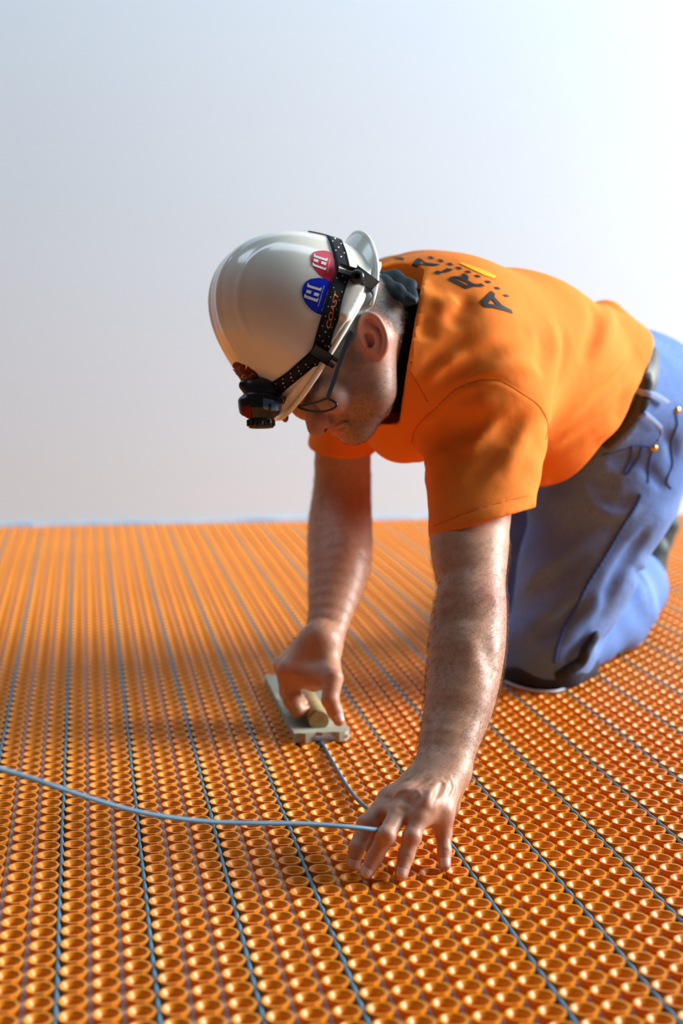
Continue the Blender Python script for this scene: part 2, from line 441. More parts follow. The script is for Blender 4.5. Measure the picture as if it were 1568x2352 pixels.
def text2d(s, size=1.0, maxlen=0.12, shear=0.0, bold=0.0):
    cu = bpy.data.curves.new('tmp', 'FONT'); cu.body = s; cu.size = size; cu.align_x = 'CENTER'; cu.align_y = 'CENTER'
    cu.shear = shear; cu.offset = bold; cu.resolution_u = 3; cu.fill_mode = 'FRONT'
    return curve2d(cu, maxlen)
def decal(name, VF, field, off, m, parent, d0=1.2):
    V, F = VF; p = hit(field, V[:, 0], V[:, 1], d0)
    nrm = normals(field, p); p = p+nrm*off
    a = p[F[:, 1]]-p[F[:, 0]]; b = p[F[:, 2]]-p[F[:, 0]]; fn = np.cross(a, b)
    back = (fn*nrm[F[:, 0]]).sum(1) < 0; F = F.copy(); F[back] = F[back][:, ::-1]
    return mesh_np(name, p, F, m, parent)
def aff(VF, o, ex, ey):
    V, F = VF; return np.asarray(o)+V[:, :1]*np.asarray(ex)+V[:, 1:]*np.asarray(ey), F
def lift(field, px, n=None, d0=1.2, off=0.0, sm=True):
    q = np.asarray(px, float)
    if n: q = spline(q, n) if sm else resample(q, n)
    p = hit(field, q[:, 0], q[:, 1], d0)
    if off: p = p+normals(field, p)*off
    return p
# ------------------------------------------------------------------ setting
S = 0.0305                                # stud pitch
def slab(name, x0, x1, y0, y1, z0, z1, m):
    bm = bmesh.new(); box_bm(bm, ((x0+x1)/2, (y0+y1)/2, (z0+z1)/2), np.eye(3), ((x1-x0)/2, (y1-y0)/2, (z1-z0)/2))
    o = bm_obj(name, bm, m, smooth=False); return tag(o, kind='structure')
WALLY = 2.485
slab('floor', -3.4, 5.0, -2.8, WALLY, -0.05, -0.0008, MT['subfloor'])
slab('wall_back', -3.4, 5.0, WALLY, WALLY+0.12, -0.05, 2.9, MT['wall'])
MT['base_strip_blue'] = mat('pale_blue_edge_strip', (0.26, 0.42, 0.60), 0.9, 0.1, noise=[(12, 3, (0.48, 0.60, 0.72), 0.4, 0.7)])  # bluish strip along the wall base, uneven top edge
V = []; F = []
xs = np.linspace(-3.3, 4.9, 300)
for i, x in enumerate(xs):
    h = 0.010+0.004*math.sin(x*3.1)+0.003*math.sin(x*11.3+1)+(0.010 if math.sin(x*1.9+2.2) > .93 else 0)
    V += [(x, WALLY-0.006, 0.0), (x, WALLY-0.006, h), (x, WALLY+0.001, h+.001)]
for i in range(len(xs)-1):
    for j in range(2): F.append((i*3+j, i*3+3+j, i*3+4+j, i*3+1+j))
tag(mesh_np('wall_base_strip_1', V, F, MT['base_strip_blue']), kind='structure')

# ------------------------------------------------------------------ membrane sheets with moulded studs
def sheet(name, c0, c1, label):
    """columns c0..c1 of studs (stud centre at x = column * S)"""
    r0, r1 = int(-1.0/S), int((WALLY-0.03)/S)
    NS = 20; a = np.arange(NS)*2*np.pi/NS
    deca = np.where(np.arange(NS) % 2 == 0, 1.0, 0.955)
    rings = [(0.01250, 0.0004, 0), (0.01300, 0.0036, 0), (0.01335, 0.0060, 1), (0.01365, 0.0075, 1), (0.01345, TOP, 1), (0.01110, TOP-0.0001, 0.7), (0.0074, 0.0036, 0), (0.0066, 0.0011, 0)]
    def ring(r, z, w): rr = r*(1-w+w*deca); return np.stack([rr*np.cos(a), rr*np.sin(a), np.full(NS, z)], 1)
    tv = []; tf = []; tsm = []; nv = 0; j = np.arange(NS); j2 = (j+1) % NS
    for grp, flat in (([0, 1, 2], 0), ([2, 3, 4], 1), ([4, 5], 1), ([5, 6], 0), ([6, 7], 0)):    # separate shells keep the mould edges crisp
        for k in grp: tv.append(ring(*rings[k]))
        for q in range(len(grp)-1):
            o_ = nv+q*NS; tf.append(np.stack([o_+j, o_+j2, o_+NS+j2, o_+NS+j], 1)); tsm += [not flat]*NS
        nv += len(grp)*NS
    tv.append(ring(*rings[7])); tv.append(np.array([[0, 0, 0.0011]])); jj = np.arange(0, NS, 2)
    tf.append(np.stack([nv+jj, nv+(jj+1) % NS, nv+(jj+2) % NS, np.full(NS//2, nv+NS)], 1)); tsm += [True]*(NS//2)
    tv = np.vstack(tv); tf = np.vstack(tf); tsm = np.array(tsm)
    cx, cy = np.meshgrid(np.arange(c0, c1+1), np.arange(r0, r1+1), indexing='ij'); cx = cx.ravel()*S; cy = cy.ravel()*S+0.0105
    off = np.stack([cx, cy, np.zeros_like(cx)], 1); n = len(off)
    V = (tv[None]+off[:, None]).reshape(-1, 3)
    F = (tf[None]+(np.arange(n)*len(tv))[:, None, None]).reshape(-1, 4)
    sm = np.tile(tsm, n); mi = np.zeros(len(F), int)
    # base skin and the bare fleece slots at the bottom of the channels
    x0, x1 = c0*S-0.0138, c1*S+0.0138; y0, y1 = r0*S-0.004, r1*S+0.026
    bv = [[x0, y0, 0.0004], [x1, y0, 0.0004], [x1, y1, 0.0004], [x0, y1, 0.0004]]; bf = [[0, 1, 2, 3]]; bmi = [0]
    for c in range(c0, c1):
        xm = (c+0.5)*S
        for yy in np.arange(y0, y1, 0.61):
            q = len(bv); w = 0.0020
            ye = min(yy+0.604, y1)
            bv += [[xm-w, yy, 0.0009], [xm+w, yy, 0.0009], [xm+w, ye, 0.0009], [xm-w, ye, 0.0009]]; bf.append([q, q+1, q+2, q+3]); bmi.append(1)
    bf = np.array(bf)+len(V); V = np.vstack([V, np.array(bv)]); F = np.vstack([F, bf])
    sm = np.r_[sm, np.zeros(len(bf), bool)]; mi = np.r_[mi, bmi]
    if c0 <= 22 <= c1:                                     # black ink printed on one row of studs
        iv = []; nf = []
        prs = random.Random(5)
        for r in range(-12, 34):
            cx, cy = 22*S, r*S+0.0105; j = lambda: prs.uniform(-.0012, .0012)
            for (xa, ya, xb, yb) in [(-.0088+j(), .0040, -.0058+j(), .0050), (-.0092, .0008+j(), -.0060+j(), .0020), (-.0095+j(), -.0020, -.0072, -.0011), (-.0030, -.01225, -.0018, -.0117), (-.0008, -.0124, .0004, -.0118), (.0014, -.0123, .0026, -.0117)]:
                q = len(V)+len(iv)
                for (x, y) in ((xa, ya), (xb, ya), (xb, yb), (xa, yb)):
                    z = np.interp(math.hypot(x, y), [0.0066, 0.0074, 0.01110, 0.0134], [0.0011, 0.0036, TOP-.0001, TOP])+0.0004
                    iv.append((cx+x, cy+y, z))
                nf.append((q, q+1, q+2, q+3))
        V = np.vstack([V, np.array(iv)]); F = np.vstack([F, np.array(nf)]); sm = np.r_[sm, np.zeros(len(nf), bool)]; mi = np.r_[mi, np.full(len(nf), 2)]
    o = mesh_np(name, V, F, None, smooth=sm, mats=[MT['orange'], MT['fleece'], MT['ink']], mat_idx=mi)
    return tag(o, label, 'membrane')
SEAM = 25
sheet('uncoupling_membrane', -56, SEAM, 'large orange studded uncoupling membrane sheet left of the seam, under the hands')
sheet('uncoupling_membrane', SEAM+1, 98, 'orange studded uncoupling membrane sheet right of the seam, below the jeans')
V, F = tube_arrays([((SEAM+.5)*S-0.0012, y, 0.0016) for y in np.linspace(-0.95, WALLY-0.05, 40)], 0.0007, 6)
MT['seam'] = mat('dark_seam_gap', (0.05, 0.03, 0.02), 0.9)
tag(mesh_np('membrane_seam_edge', V, F, MT['seam']), 'thin dark cut edge between the two orange membrane sheets', 'seam')

# ------------------------------------------------------------------ heating cable runs pressed into every third channel
CZ = TOP-0.0031; CR = 0.00255
def cable_run(k, y0, y1, label):
    x = (3*k-0.5)*S; n = int((y1-y0)/S*4)+2
    y = np.linspace(y0, y1, n); ph = k*1.7
    pts = np.stack([x+0.00035*np.sin((y-0.0105)/S*2*np.pi+ph)+0.0003*np.sin(y*23+ph), y, CZ+0.00035*np.sin(y*31+ph)], 1)
    o = tube('heating_cable', pts, CR+0.00022*np.sin((y-0.0105)/S*2*np.pi), MT['cable'], sides=10)
    return tag(o, label, 'cable', 'blue heating cable runs laid in the membrane')
ordn = ['first', 'second', 'third', 'fourth', 'fifth', 'sixth', 'seventh', 'eighth', 'ninth', 'tenth', 'eleventh', 'twelfth', 'thirteenth', 'fourteenth', 'fifteenth', 'sixteenth', 'seventeenth']
for k in range(-4, 22):
    ye = WALLY-0.12
    if k == 4:
        cable_run(4, 0.20, ye, 'blue heating cable run in the channel beneath the wooden float, running on to the wall')
    elif k < 4:
        n = 3-k
        cable_run(k, -0.95, ye, '%s straight blue heating cable run to the left of the wooden float' % ordn[n])
    else:
        n = k-5
        cable_run(k, -0.95, ye, '%s straight blue heating cable run to the right of the wooden float' % ordn[n])

# the loose end: lies in the channel from the float, rises into the hand, then sweeps away to the left
cx4 = 11.5*S
loose = [np.array([cx4, 0.235, CZ]), PZ(742, 1712, 0.007), PZ(757, 1738, 0.0105), PZ(774, 1768, 0.0115), PZ(797, 1806, 0.0115), PZ(822, 1838, 0.013), PZ(846, 1859, 0.020), PZ(868, 1880, 0.030),
         P(884, 1900, 1.648), P(872, 1906, 1.628), P(858, 1905, 1.600), P(800, 1899, 1.575), P(700, 1892, 1.545), P(590, 1891, 1.51), P(490, 1888, 1.48),
         P(400, 1879, 1.45), P(310, 1863, 1.42), P(220, 1838, 1.39), P(130, 1808, 1.36), P(50, 1781, 1.34), P(-60, 1752, 1.31), P(-230, 1730, 1.28), P(-460, 1760, 1.27), P(-700, 1890, 1.27)]
e0 = loose[-1]; loose += [np.array([e0[0]-0.10, e0[1]+0.03, 0.05]), np.array([e0[0]-0.2, e0[1]+0.12, TOP+CR]), np.array([e0[0]-0.3, e0[1]+0.3, TOP+CR])]
lp = spline(loose, 330)
o = tube('loose_heating_cable', lp, CR*1.02, MT['cable'], sides=12)
tag(o, 'loose blue heating cable looping from the left edge through the fingers to the wooden float', 'cable')

# ------------------------------------------------------------------ wooden float
fl = empty('wooden_float', 'worn greenish wooden float with a dowel handle, pressed down by the right hand', 'float')
bx0, bx1, by0, by1, bz0, bz1 = 0.3145, 0.3985, 0.2165, 0.566, TOP, TOP+0.0140
bm = bmesh.new()
nx, ny = 10, 30
g = [[[None]*2 for _ in range(ny+1)] for _ in range(nx+1)]
for i in range(nx+1):
    for j in range(ny+1):
        for kz, z in enumerate((bz0, bz1)):
            x = bx0+(bx1-bx0)*i/nx; y = by0+(by1-by0)*j/ny
            if j == 0: y += 0.0018*math.sin(i*2.1)+0.0012*math.sin(i*5.3)+(0.006 if i == nx else 0)+(0.001 if kz else 0)
            if i in (0, nx): x += 0.0006*math.sin(j*1.7+i)
            g[i][j][kz] = bm.verts.new((x, y, z))
for i in range(nx):
    for j in range(ny):
        bm.faces.new((g[i][j][1], g[i+1][j][1], g[i+1][j+1][1], g[i][j+1][1])); bm.faces.new((g[i][j][0], g[i][j+1][0], g[i+1][j+1][0], g[i+1][j][0]))
for i in range(nx):
    bm.faces.new((g[i][0][0], g[i+1][0][0], g[i+1][0][1], g[i][0][1])); bm.faces.new((g[i+1][ny][0], g[i][ny][0], g[i][ny][1], g[i+1][ny][1]))
for j in range(ny):
    bm.faces.new((g[0][j+1][0], g[0][j][0], g[0][j][1], g[0][j+1][1])); bm.faces.new((g[nx][j][0], g[nx][j+1][0], g[nx][j+1][1], g[nx][j][1]))
bev = [e for e in bm.edges if len(e.link_faces) == 2 and e.calc_face_angle() > 1.0]
bmesh.ops.bevel(bm, geom=bev, offset=0.0012, segments=2, affect='EDGES')
bm_obj('board', bm, MT['wood'], fl, smooth=False)
hx = PZ0(733, 1656, bz1+0.0105); hr = 0.0158
hp = [(hx[0], hx[1], bz1+0.0105), (hx[0], hx[1]+0.03, bz1+0.0120), (hx[0], hx[1]+0.08, bz1+0.0140), (hx[0], hx[1]+0.13, bz1+0.0130), (hx[0], hx[1]+0.16, bz1+0.0105)]
hp = resample(hp, 24); tt = np.linspace(0, 1, 24)
rad = hr*(1-0.07*np.sin(tt*np.pi)); rad[0] -= 0.0012; rad[-1] -= 0.0012
Vh, Fh = tube_arrays(hp, rad, 28)
mesh_np('handle', Vh, Fh, MT['wood_handle'], fl, smooth=np.r_[np.ones(len(Fh)-28, bool), np.zeros(28, bool)])
# grey-blue mortar smeared along the front edge
fm = Field(); rr = random.Random(3)
for q in range(26):
    x = bx0+0.006+(bx1-bx0-0.014)*rr.random(); y = by0+0.0005+0.001*rr.random()
    fm.ell((x, y, TOP+0.0035+0.004*rr.random()), np.eye(3), (0.004+0.006*rr.random(), 0.0011, 0.0016+0.0022*rr.random()), 0.001)
implicit('mortar_smear', fm, 0.0011, MT['mortar'], fl)

# ------------------------------------------------------------------ the person: skeleton
ShL = P(1122, 935, 2.03); ShR = P(828, 832, 2.30)
ElL = P(1084, 1372, 1.87); WrL = P(1019, 1764, 1.705)
ElR = P(792, 1175, 2.33); WrR = P(741, 1474, 2.165)
HipL = P(1440, 985, 2.50); HipR = P(1300, 965, 2.68)
T0 = P(938, 785, 2.07); T1 = P(1015, 824, 2.15); T2 = P(1180, 850, 2.30); T3 = P(1320, 900, 2.42); T4 = P(1410, 935, 2.52)
SHD = unit(ShR-ShL)                                    # across the shoulders, to his right
HPD = unit(HipR-HipL)

# head frame: F = where the face points, C = crown, S = his left side (towards the viewer)
def frame(ang, psi, tau):
    a, b, t = math.radians(ang), math.radians(psi), math.radians(tau)
    f0 = unit(-RT*math.sin(a)-UP*math.cos(a)); c0 = unit(-RT*math.cos(a)+UP*math.sin(a)); s0 = -FW
    f = f0*math.cos(b)+s0*math.sin(b); s = s0*math.cos(b)-f0*math.sin(b)
    return f, c0*math.cos(t)+s*math.sin(t), s*math.cos(t)-c0*math.sin(t)
Fd, Cd, Sd = frame(33, 17, 20)
HD = 1.94
HO = P(793, 768, HD)                                   # between the ear canals
def HP(u, v, s):
    """pixel -> point at distance s from the middle plane of the head"""
    r = ray(u, v); return CAMP+r*(((HO-CAMP)@Sd+s)/(r@Sd))
def HL(f, c, s): return HO+Fd*f+Cd*c+Sd*s
def hloc(p): q = np.asarray(p)-HO; return np.stack([q@Fd, q@Cd, q@Sd], -1)

B = Field()
# torso core (hidden in the shirt) and neck
B.etube(T1, T3, SHD, (.12, .085), (.10, .075), 0.03)
B.cone(T1, ShL, .07, .055, 0.04); B.cone(T1, ShR, .07, .055, 0.04)
NB = P(965, 790, 2.14)
B.cone(NB, HL(-0.030, -0.035, 0), .058, .056, 0.03)
# skull, jaw, face
B.ell(HL(0.012, 0.050, -.010), (Fd, Cd, Sd), (.091, .084, .073), 0.02)
B.ell(HL(-0.012, 0.015, -.004), (Fd, Cd, Sd), (.078, .072, .070), 0.03)
CH = HP(812, 977, 0.0)
JL = HP(853, 897, 0.046); JR = JL-Sd*0.092
B.ell(HL(0.032, -0.012, 0), (Fd, Cd, Sd), (.060, .068, .063), 0.03)
B.cone(JL, CH+Sd*0.012, .023, .014, 0.03); B.cone(JR, CH-Sd*0.012, .023, .014, 0.03)
B.cone(HL(0.005, -0.02, 0.052), JL, .028, .026, 0.03); B.cone(HL(0.005, -0.02, -0.052), JR, .028, .026, 0.03)
B.cone(HP(845, 925, 0.0), CH, .032, .016, 0.03)
B.ell(CH, (Fd, Cd, Sd), (.016, .016, .022), 0.016)
# muzzle
MO = HP(764, 984, 0.0)
B.ell(MO-Fd*0.0265, (Fd, Cd, Sd), (.019, .018, .027), 0.020)
B.ell(HP(796, 994, 0.0)-Fd*0.0225, (Fd, Cd, Sd), (.019, .018, .027), 0.020)
NT = HP(722, 992, 0.0); NR = HP(703, 938, 0.0)
# cheek bone, brow, eye
for s in (1, -1):
    q = HP(752, 925, 0.040)-Fd*.006; q = q if s > 0 else q-2*Sd*((q-HO)@Sd)
    B.ell(q, (Fd, Cd, Sd), (.018, .022, .022), 0.03)
    B.ell(HL(0.090, 0.046, 0.028*s), (Fd, Cd, Sd), (.014, .013, .030), 0.02)
    B.ell(HL(0.098, 0.020, 0.031*s), (Fd, Cd, Sd), (.012, .014, .019), 0.012, op='s')
    B.ell(HL(0.083, 0.020, 0.031*s), (Fd, Cd, Sd), (.0140, .0130, .0145), 0.004)
# nose
nz = [HP(711, 934, 0), HP(719, 958, 0), HP(729, 978, 0), HP(743, 971, 0)]
B.cone(HP(728, 925, 0), nz[0], .012, .0082, 0.012)
B.chain(nz, (.0082, .0104, .0132, .0092), 0.006)
B.cone(HP(750, 940, 0), HP(747, 964, 0), .014, .011, 0.010)
for s in (1, -1):
    q = HP(747, 962, 0.0150); q = q if s > 0 else q-2*Sd*((q-HO)@Sd)
    B.ell(q, (Fd, Cd, Sd), (.0120, .0115, .0085), 0.006)
    q = HP(744, 982, 0.0075); q = q if s > 0 else q-2*Sd*((q-HO)@Sd)
    B.ell(q, (Fd, Cd, Sd), (.0050, .0040, .0040), 0.004, op='s')
    w = [HP(752, 952, .019), HP(760, 960, .020), HP(757, 973, .019)]
    w = w if s > 0 else [q-2*Sd*((q-HO)@Sd) for q in w]
    B.line_disp(w, -.0022, .0024)
# lips
LU = HP(764, 989, 0.0); LL = HP(782, 997, 0.0)
for s in (1, -1):
    mc = HP(793, 977, 0.026) if s > 0 else HP(793, 977, 0.026)-Sd*0.052
    B.cone(LU-Fd*.004, mc-Fd*.003, .0060, .0030, 0.005)
    B.cone(LL-Fd*.004, mc-Fd*.003, .0066, .0030, 0.005)
FB = Field(); FB.p = list(B.p)
def crease(px, amp, sig):
    q = lift(FB, px, 8); B.line_disp(q, amp, sig); B.line_disp(np.array([w-2*Sd*((w-HO)@Sd) for w in q]), amp, sig)
crease([(768, 993), (776, 988), (785, 982), (794, 977), (798, 975)], -.0042, .0016)
crease([(766, 985), (778, 979), (790, 974)], .0012, .0022)
crease([(777, 997), (786, 991), (794, 985)], .0016, .0026)
crease([(785, 1003), (793, 998), (800, 992)], -.0022, .0030)
crease([(752, 948), (761, 955), (762, 966), (753, 975)], -.0030, .0022)
crease([(768, 952), (784, 958), (798, 967), (806, 977)], -.0022, .0030)
crease([(705, 905), (720, 897), (738, 893)], -.0025, .0022)
# ear (near side by outline, far side mirrored)
def ear(sgn):
    def E(u, v, s):
        p = HP(u, v, s); return p if sgn > 0 else p-2*Sd*((p-HO)@Sd)
    rim = [E(*q) for q in ((826, 772, .074), (829, 748, .080), (838, 729, .085), (850, 725, .089), (864, 731, .092), (877, 751, .094), (885, 777, .094), (884, 797, .091), (877, 811, .086), (868, 816, .082))]
    B.chain(spline(rim, 26), np.full(26, .0044), 0.003)
    ax = unit(E(876, 815, .08)-E(842, 725, .08)); nn = unit(Sd*sgn*0.92-Cd*0.2-Fd*0.30); bb = unit(np.cross(ax, nn))
    B.ell(E(856, 768, .078), (ax, bb, nn), (.030, .0165, .0095), 0.006)
    B.ell(E(869, 808, .081), (ax, bb, nn), (.0095, .0085, .0050), 0.006)          # lobe
    B.ell(E(851, 787, .086), (ax, bb, nn), (.0135, .0090, .0105), 0.003, op='s')  # concha
    B.line_disp(spline([E(834, 757, .084), E(842, 741, .088), E(855, 739, .091), E(868, 756, .094), E(876, 780, .094), E(874, 797, .091)], 12), -.0034, .0026)   # scapha groove
    anti = [E(*q) for q in ((846, 757, .083), (858, 760, .087), (867, 774, .089), (867, 792, .087), (860, 804, .084))]
    B.chain(spline(anti, 14), np.full(14, .0026), 0.004)
    B.cone(E(833, 778, .080), E(838, 792, .081), .0042, .0036, 0.004)             # tragus
    B.cone(E(846, 803, .081), E(858, 806, .082), .0030, .0030, 0.004)             # antitragus
ear(1); ear(-1)

# ---- arms from their outlines: (v, left, right, depth, thickness ratio)
def limb(rows, k=0.02, U=None):
    rows = spline(rows, len(rows)*2)
    c = [P((a+b)/2, v, d) for v, a, b, d, q in rows]; r = [(b-a)/2/FPX*d for v, a, b, d, q in rows]
    for i in range(len(rows)-1):
        B.etube(c[i], c[i+1], RT, (r[i], r[i]*rows[i][4]), (r[i+1], r[i+1]*rows[i+1][4]), k)
    return c, r
limb([(960, 1060, 1200, 2.03, .9), (1080, 1010, 1190, 2.00, .9), (1200, 990, 1169, 1.955, .9), (1250, 989, 1167, 1.93, .9), (1300, 996, 1162, 1.905, .9), (1345, 1008, 1158, 1.885, .9),
      (1375, 1004, 1160, 1.87, .88), (1410, 997, 1161, 1.855, .86), (1460, 990, 1160, 1.84, .86), (1500, 986, 1156, 1.82, .85), (1555, 982, 1147, 1.80, .83), (1610, 977, 1133, 1.775, .80),
      (1650, 972, 1119, 1.76, .76), (1700, 964, 1099, 1.735, .72), (1745, 958, 1084, 1.715, .66), (1775, 955, 1080, 1.702, .60)], 0.004)
limb([(860, 790, 880, 2.30, .9), (960, 740, 860, 2.32, .9), (1040, 723, 851, 2.34, .9), (1100, 723, 851, 2.345, .88), (1150, 717, 851, 2.34, .85), (1200, 709, 853, 2.325, .82), (1250, 707, 853, 2.30, .82),
      (1300, 708, 849, 2.27, .82), (1350, 708, 832, 2.24, .82), (1400, 708, 812, 2.21, .80), (1450, 704, 793, 2.18, .74), (1480, 698, 783, 2.162, .68)], 0.004)
# muscle and bone relief
def onL(px, d): return [P(u, v, d) for u, v in px]
B.line_disp(onL([(1000, 1352), (1018, 1368), (1040, 1372)], 1.83), -0.004, .006)          # inner elbow fold
B.line_disp(onL([(1135, 1330), (1150, 1365), (1152, 1400)], 1.82), 0.004, .010)           # elbow point
B.line_disp(onL([(1110, 1345), (1120, 1380)], 1.80), -0.003, .008)
B.line_disp(onL([(1085, 1400), (1090, 1500), (1075, 1600)], 1.77), 0.003, .012)
B.line_disp(onL([(1120, 1420), (1118, 1500), (1100, 1600)], 1.78), -0.0025, .010)
B.line_disp([P(793, 1140, 2.27), P(801, 1162, 2.27), P(799, 1172, 2.27)], -0.006, .008)   # right elbow pit
B.line_disp([P(770, 1150, 2.27), P(758, 1185, 2.27)], -0.003, .010)
B.line_disp([P(800, 1190, 2.25), P(805, 1260, 2.25), P(785, 1340, 2.22)], 0.004, .014)

# ---- left hand, spread on the studs
def finger(pts, rads, k=0.004):
    B.chain(pts, rads, k)
fz = TOP
LH = {
 'index':  [PZ(897, 1836, .070), PZ(840, 1893, .052), PZ(819, 1948, .031), PZ(811, 1986, .0140)],
 'middle': [PZ(936, 1832, .080), PZ(886, 1920, .053), PZ(862, 1966, .031), PZ(841, 2006, .0140)],
 'ring':   [PZ(975, 1846, .078), PZ(945, 1923, .049), PZ(932, 1967, .030), PZ(921, 2008, .0140)],
 'little': [PZ(1012, 1862, .066), PZ(1018, 1915, .041), PZ(1020, 1954, .026), PZ(1021, 1987, .0135)]}
LR = {'index': (.0114, .0100, .0088, .0078), 'middle': (.0116, .0102, .0090, .0078), 'ring': (.0112, .0098, .0087, .0077), 'little': (.0102, .0089, .0079, .0070)}
for q in LH:
    p = LH[q]; r = LR[q]
    finger(p, r)
    B.ell(p[1], np.eye(3), np.full(3, r[1]*1.01), 0.004)
    B.ell(p[0]+np.array([0, 0, .001]), np.eye(3), np.full(3, r[0]*1.12), 0.008)
for q, rr_ in (('index', .014), ('middle', .0145), ('ring', .0145), ('little', .0145)):
    B.cone(WrL+RT*{'index': -.016, 'middle': -.006, 'ring': .007, 'little': .011}[q], LH[q][0]+np.array([0, 0, -.004]), .0175, rr_, 0.012)
B.cone(P(1030, 1790, 1.70), PZ(1031, 1850, .055), .0165, .0135, 0.015)                      # outer edge of the palm
ks = list(LH)
for i in range(3):
    a, b = LH[ks[i]], LH[ks[i+1]]
    B.cone(a[0]*.58+a[1]*.42, b[0]*.58+b[1]*.42, .0085, .0085, 0.008)
TH = [P(958, 1800, 1.70), PZ(905, 1862, .048), PZ(872, 1912, .034), PZ(853, 1946, .020)]
B.chain(TH, (.017, .0125, .0105, .0085), 0.010)
for q in ('index', 'middle', 'ring', 'little'):                                           # tendons
    a = WrL+RT*{'index': -.010, 'middle': -.003, 'ring': .004, 'little': .010}[q]-FW*.012+UP*.004
    b = LH[q][0]+np.array([0, 0, .010])-FW*.004
    B.line_disp([a*.55+b*.45, b], 0.0016, .0030)
    for j, (t0, amp) in enumerate(((1, -.0007), (2, -.0006))):
        c = LH[q][t0]-FW*LR[q][t0]
        for e in (-.0022, .0022): B.line_disp([c-RT*.006+UP*e, c+RT*.006+UP*e], amp, .0009)
B.line_disp([P(1040, 1795, 1.685), P(1022, 1806, 1.68), P(1008, 1818, 1.672), P(1004, 1832, 1.668), P(990, 1838, 1.66)], 0.0016, .0022)   # veins
B.line_disp([P(952, 1822, 1.672), P(958, 1830, 1.668), P(955, 1842, 1.664)], 0.0018, .0022)
B.line_disp([P(1008, 1790, 1.685), P(985, 1806, 1.68), P(960, 1812, 1.678)], 0.0013, .0022)

# ---- right hand, closed on the float handle
KI = P(662, 1541, 2.150); KM = P(653, 1533, 2.178); KRg = P(650, 1528, 2.205); KL_ = P(654, 1526, 2.228)
for (k0, w, dz) in ((KI, -.010, 0), (KM, -.004, 0), (KRg, .004, 0), (KL_, .010, 0)):
    B.cone(WrR-RT*.004, k0, .022, .0145, 0.016)
th = hx                                                                                   # near end of the handle
def hz(u, v, y):                                                                          # pixel at world y
    r = ray(u, v); return CAMP+r*((y-CAMP[1])/r[1])
yI = hx[1]+0.028
fI = [KI, hz(671, 1607, yI+.004), hz(683, 1631, yI), hz(700, 1631, yI+.004)]
B.chain(fI, (.0135, .0122, .0105, .0090), 0.006)
B.ell(fI[1], np.eye(3), np.full(3, .0128), 0.006)
for j, (K, dy, du) in enumerate(((KM, .021, -6), (KRg, .042, -8), (KL_, .062, -4))):
    y = yI+dy
    q = [K, hz(668+du, 1596-dy*180, y+.003), hz(681+du, 1618-dy*180, y), hz(700+du, 1620-dy*180, y)]
    B.chain(q, (.0130, .0118, .0102, .0088), 0.006)
B.cone(P(745, 1500, 2.165), P(760, 1560, 2.120), .022, .017, 0.016)                       # ball of the thumb
B.cone(P(715, 1520, 2.165), P(722, 1562, 2.150), .026, .018, 0.018)
B.cone(KI+FW*.0, P(752, 1560, 2.125), .013, .014, 0.016)
fT = [P(764, 1558, 2.110), P(758, 1608, 2.098), P(769, 1634, 2.098), P(778, 1655, 2.094)]
B.chain(fT, (.0155, .0120, .0108, .0085), 0.006)
B.line_disp([P(752, 1615, 2.085), P(770, 1613, 2.085)], -0.0010, .0012)
B.line_disp([P(752, 1622, 2.085), P(772, 1620, 2.085)], -0.0008, .0012)
B.line_disp([P(700, 1575, 2.11), P(712, 1570, 2.11), P(724, 1574, 2.11)], -0.0020, .0030)
B.line_disp([P(700, 1582, 2.11), P(710, 1588, 2.11)], -0.0018, .0025)

FB = Field(); FB.p = list(B.p)
h5 = lambda L: [(700+x*.2679, 1700+y*.2679) for x, y in L]
for px, amp, sig in (([(850, 505), (930, 440), (1040, 370), (1130, 300)], .0022, .0024), ([(1005, 560), (1060, 470), (1120, 380), (1180, 300)], .0022, .0024),
                     ([(1150, 610), (1180, 500), (1210, 400), (1240, 310)], .0020, .0024), ([(720, 520), (820, 440), (960, 370), (1090, 290)], .0018, .0024),
                     ([(770, 445), (880, 430), (960, 432), (985, 470), (955, 525)], .0020, .0014), ([(1020, 420), (1090, 340), (1170, 345), (1205, 410), (1140, 510), (1115, 590)], .0022, .0014),
                     ([(1200, 300), (1250, 330), (1275, 420), (1220, 520)], .0016, .0014),
                     ([(930, 560), (1000, 470), (1060, 430)], -.0022, .0030), ([(1080, 600), (1120, 500), (1150, 440)], -.0022, .0030), ([(780, 560), (850, 600), (900, 640)], -.0018, .0030)):
    B.line_disp(lift(FB, h5(px), 12), amp, sig)

def body_attrs(V):
    q = hloc(V); f, c, s = q[:, 0], q[:, 1], q[:, 2]
    head = (np.linalg.norm(V-HO, axis=1) < .19)
    g = lambda p, r: np.exp(-((V-p)**2).sum(1)/(2*r*r))
    ears = np.maximum(g(HP(857, 770, .085), .026), 0)
    nose = g(NT, .018)+g(HP(744, 964, .015), .012)
    cheek = g(HP(775, 905, .06), .026)
    knuck = sum(g(LH[k][i], .011) for k in LH for i in (0, 1, 3))+g(KI, .02)+g(fT[2], .012)
    elbow = g(P(1150, 1372, 1.84), .026)
    ruddy = np.clip(ears*.75+nose*.55+cheek*.45+knuck*.35+elbow*.5, 0, .85)*1.0
    jaw = np.clip(g(JL, .045)+g(CH, .04)+g(HP(850, 900, .06), .035)+g(HP(762, 985, .015), .018)*1.1+g(HP(835, 965, .04), .04), 0, 1)
    lips = np.clip(g(LU, .010)+g(LL, .010), 0, 1)*(np.abs(s) < .03)
    beard = head*jaw*.55*(1-np.clip(ears*1.6, 0, 1))*(1-lips)
    return {'ruddy': ruddy, 'beard': beard, 'lips': head*lips*.9}
person, BV, BF = implicit('person', B, 0.0020, MT['skin'], None, attrs=body_attrs, keep=True)
tag(person, 'kneeling man in orange t-shirt and blue jeans, leaning on both hands', 'person')

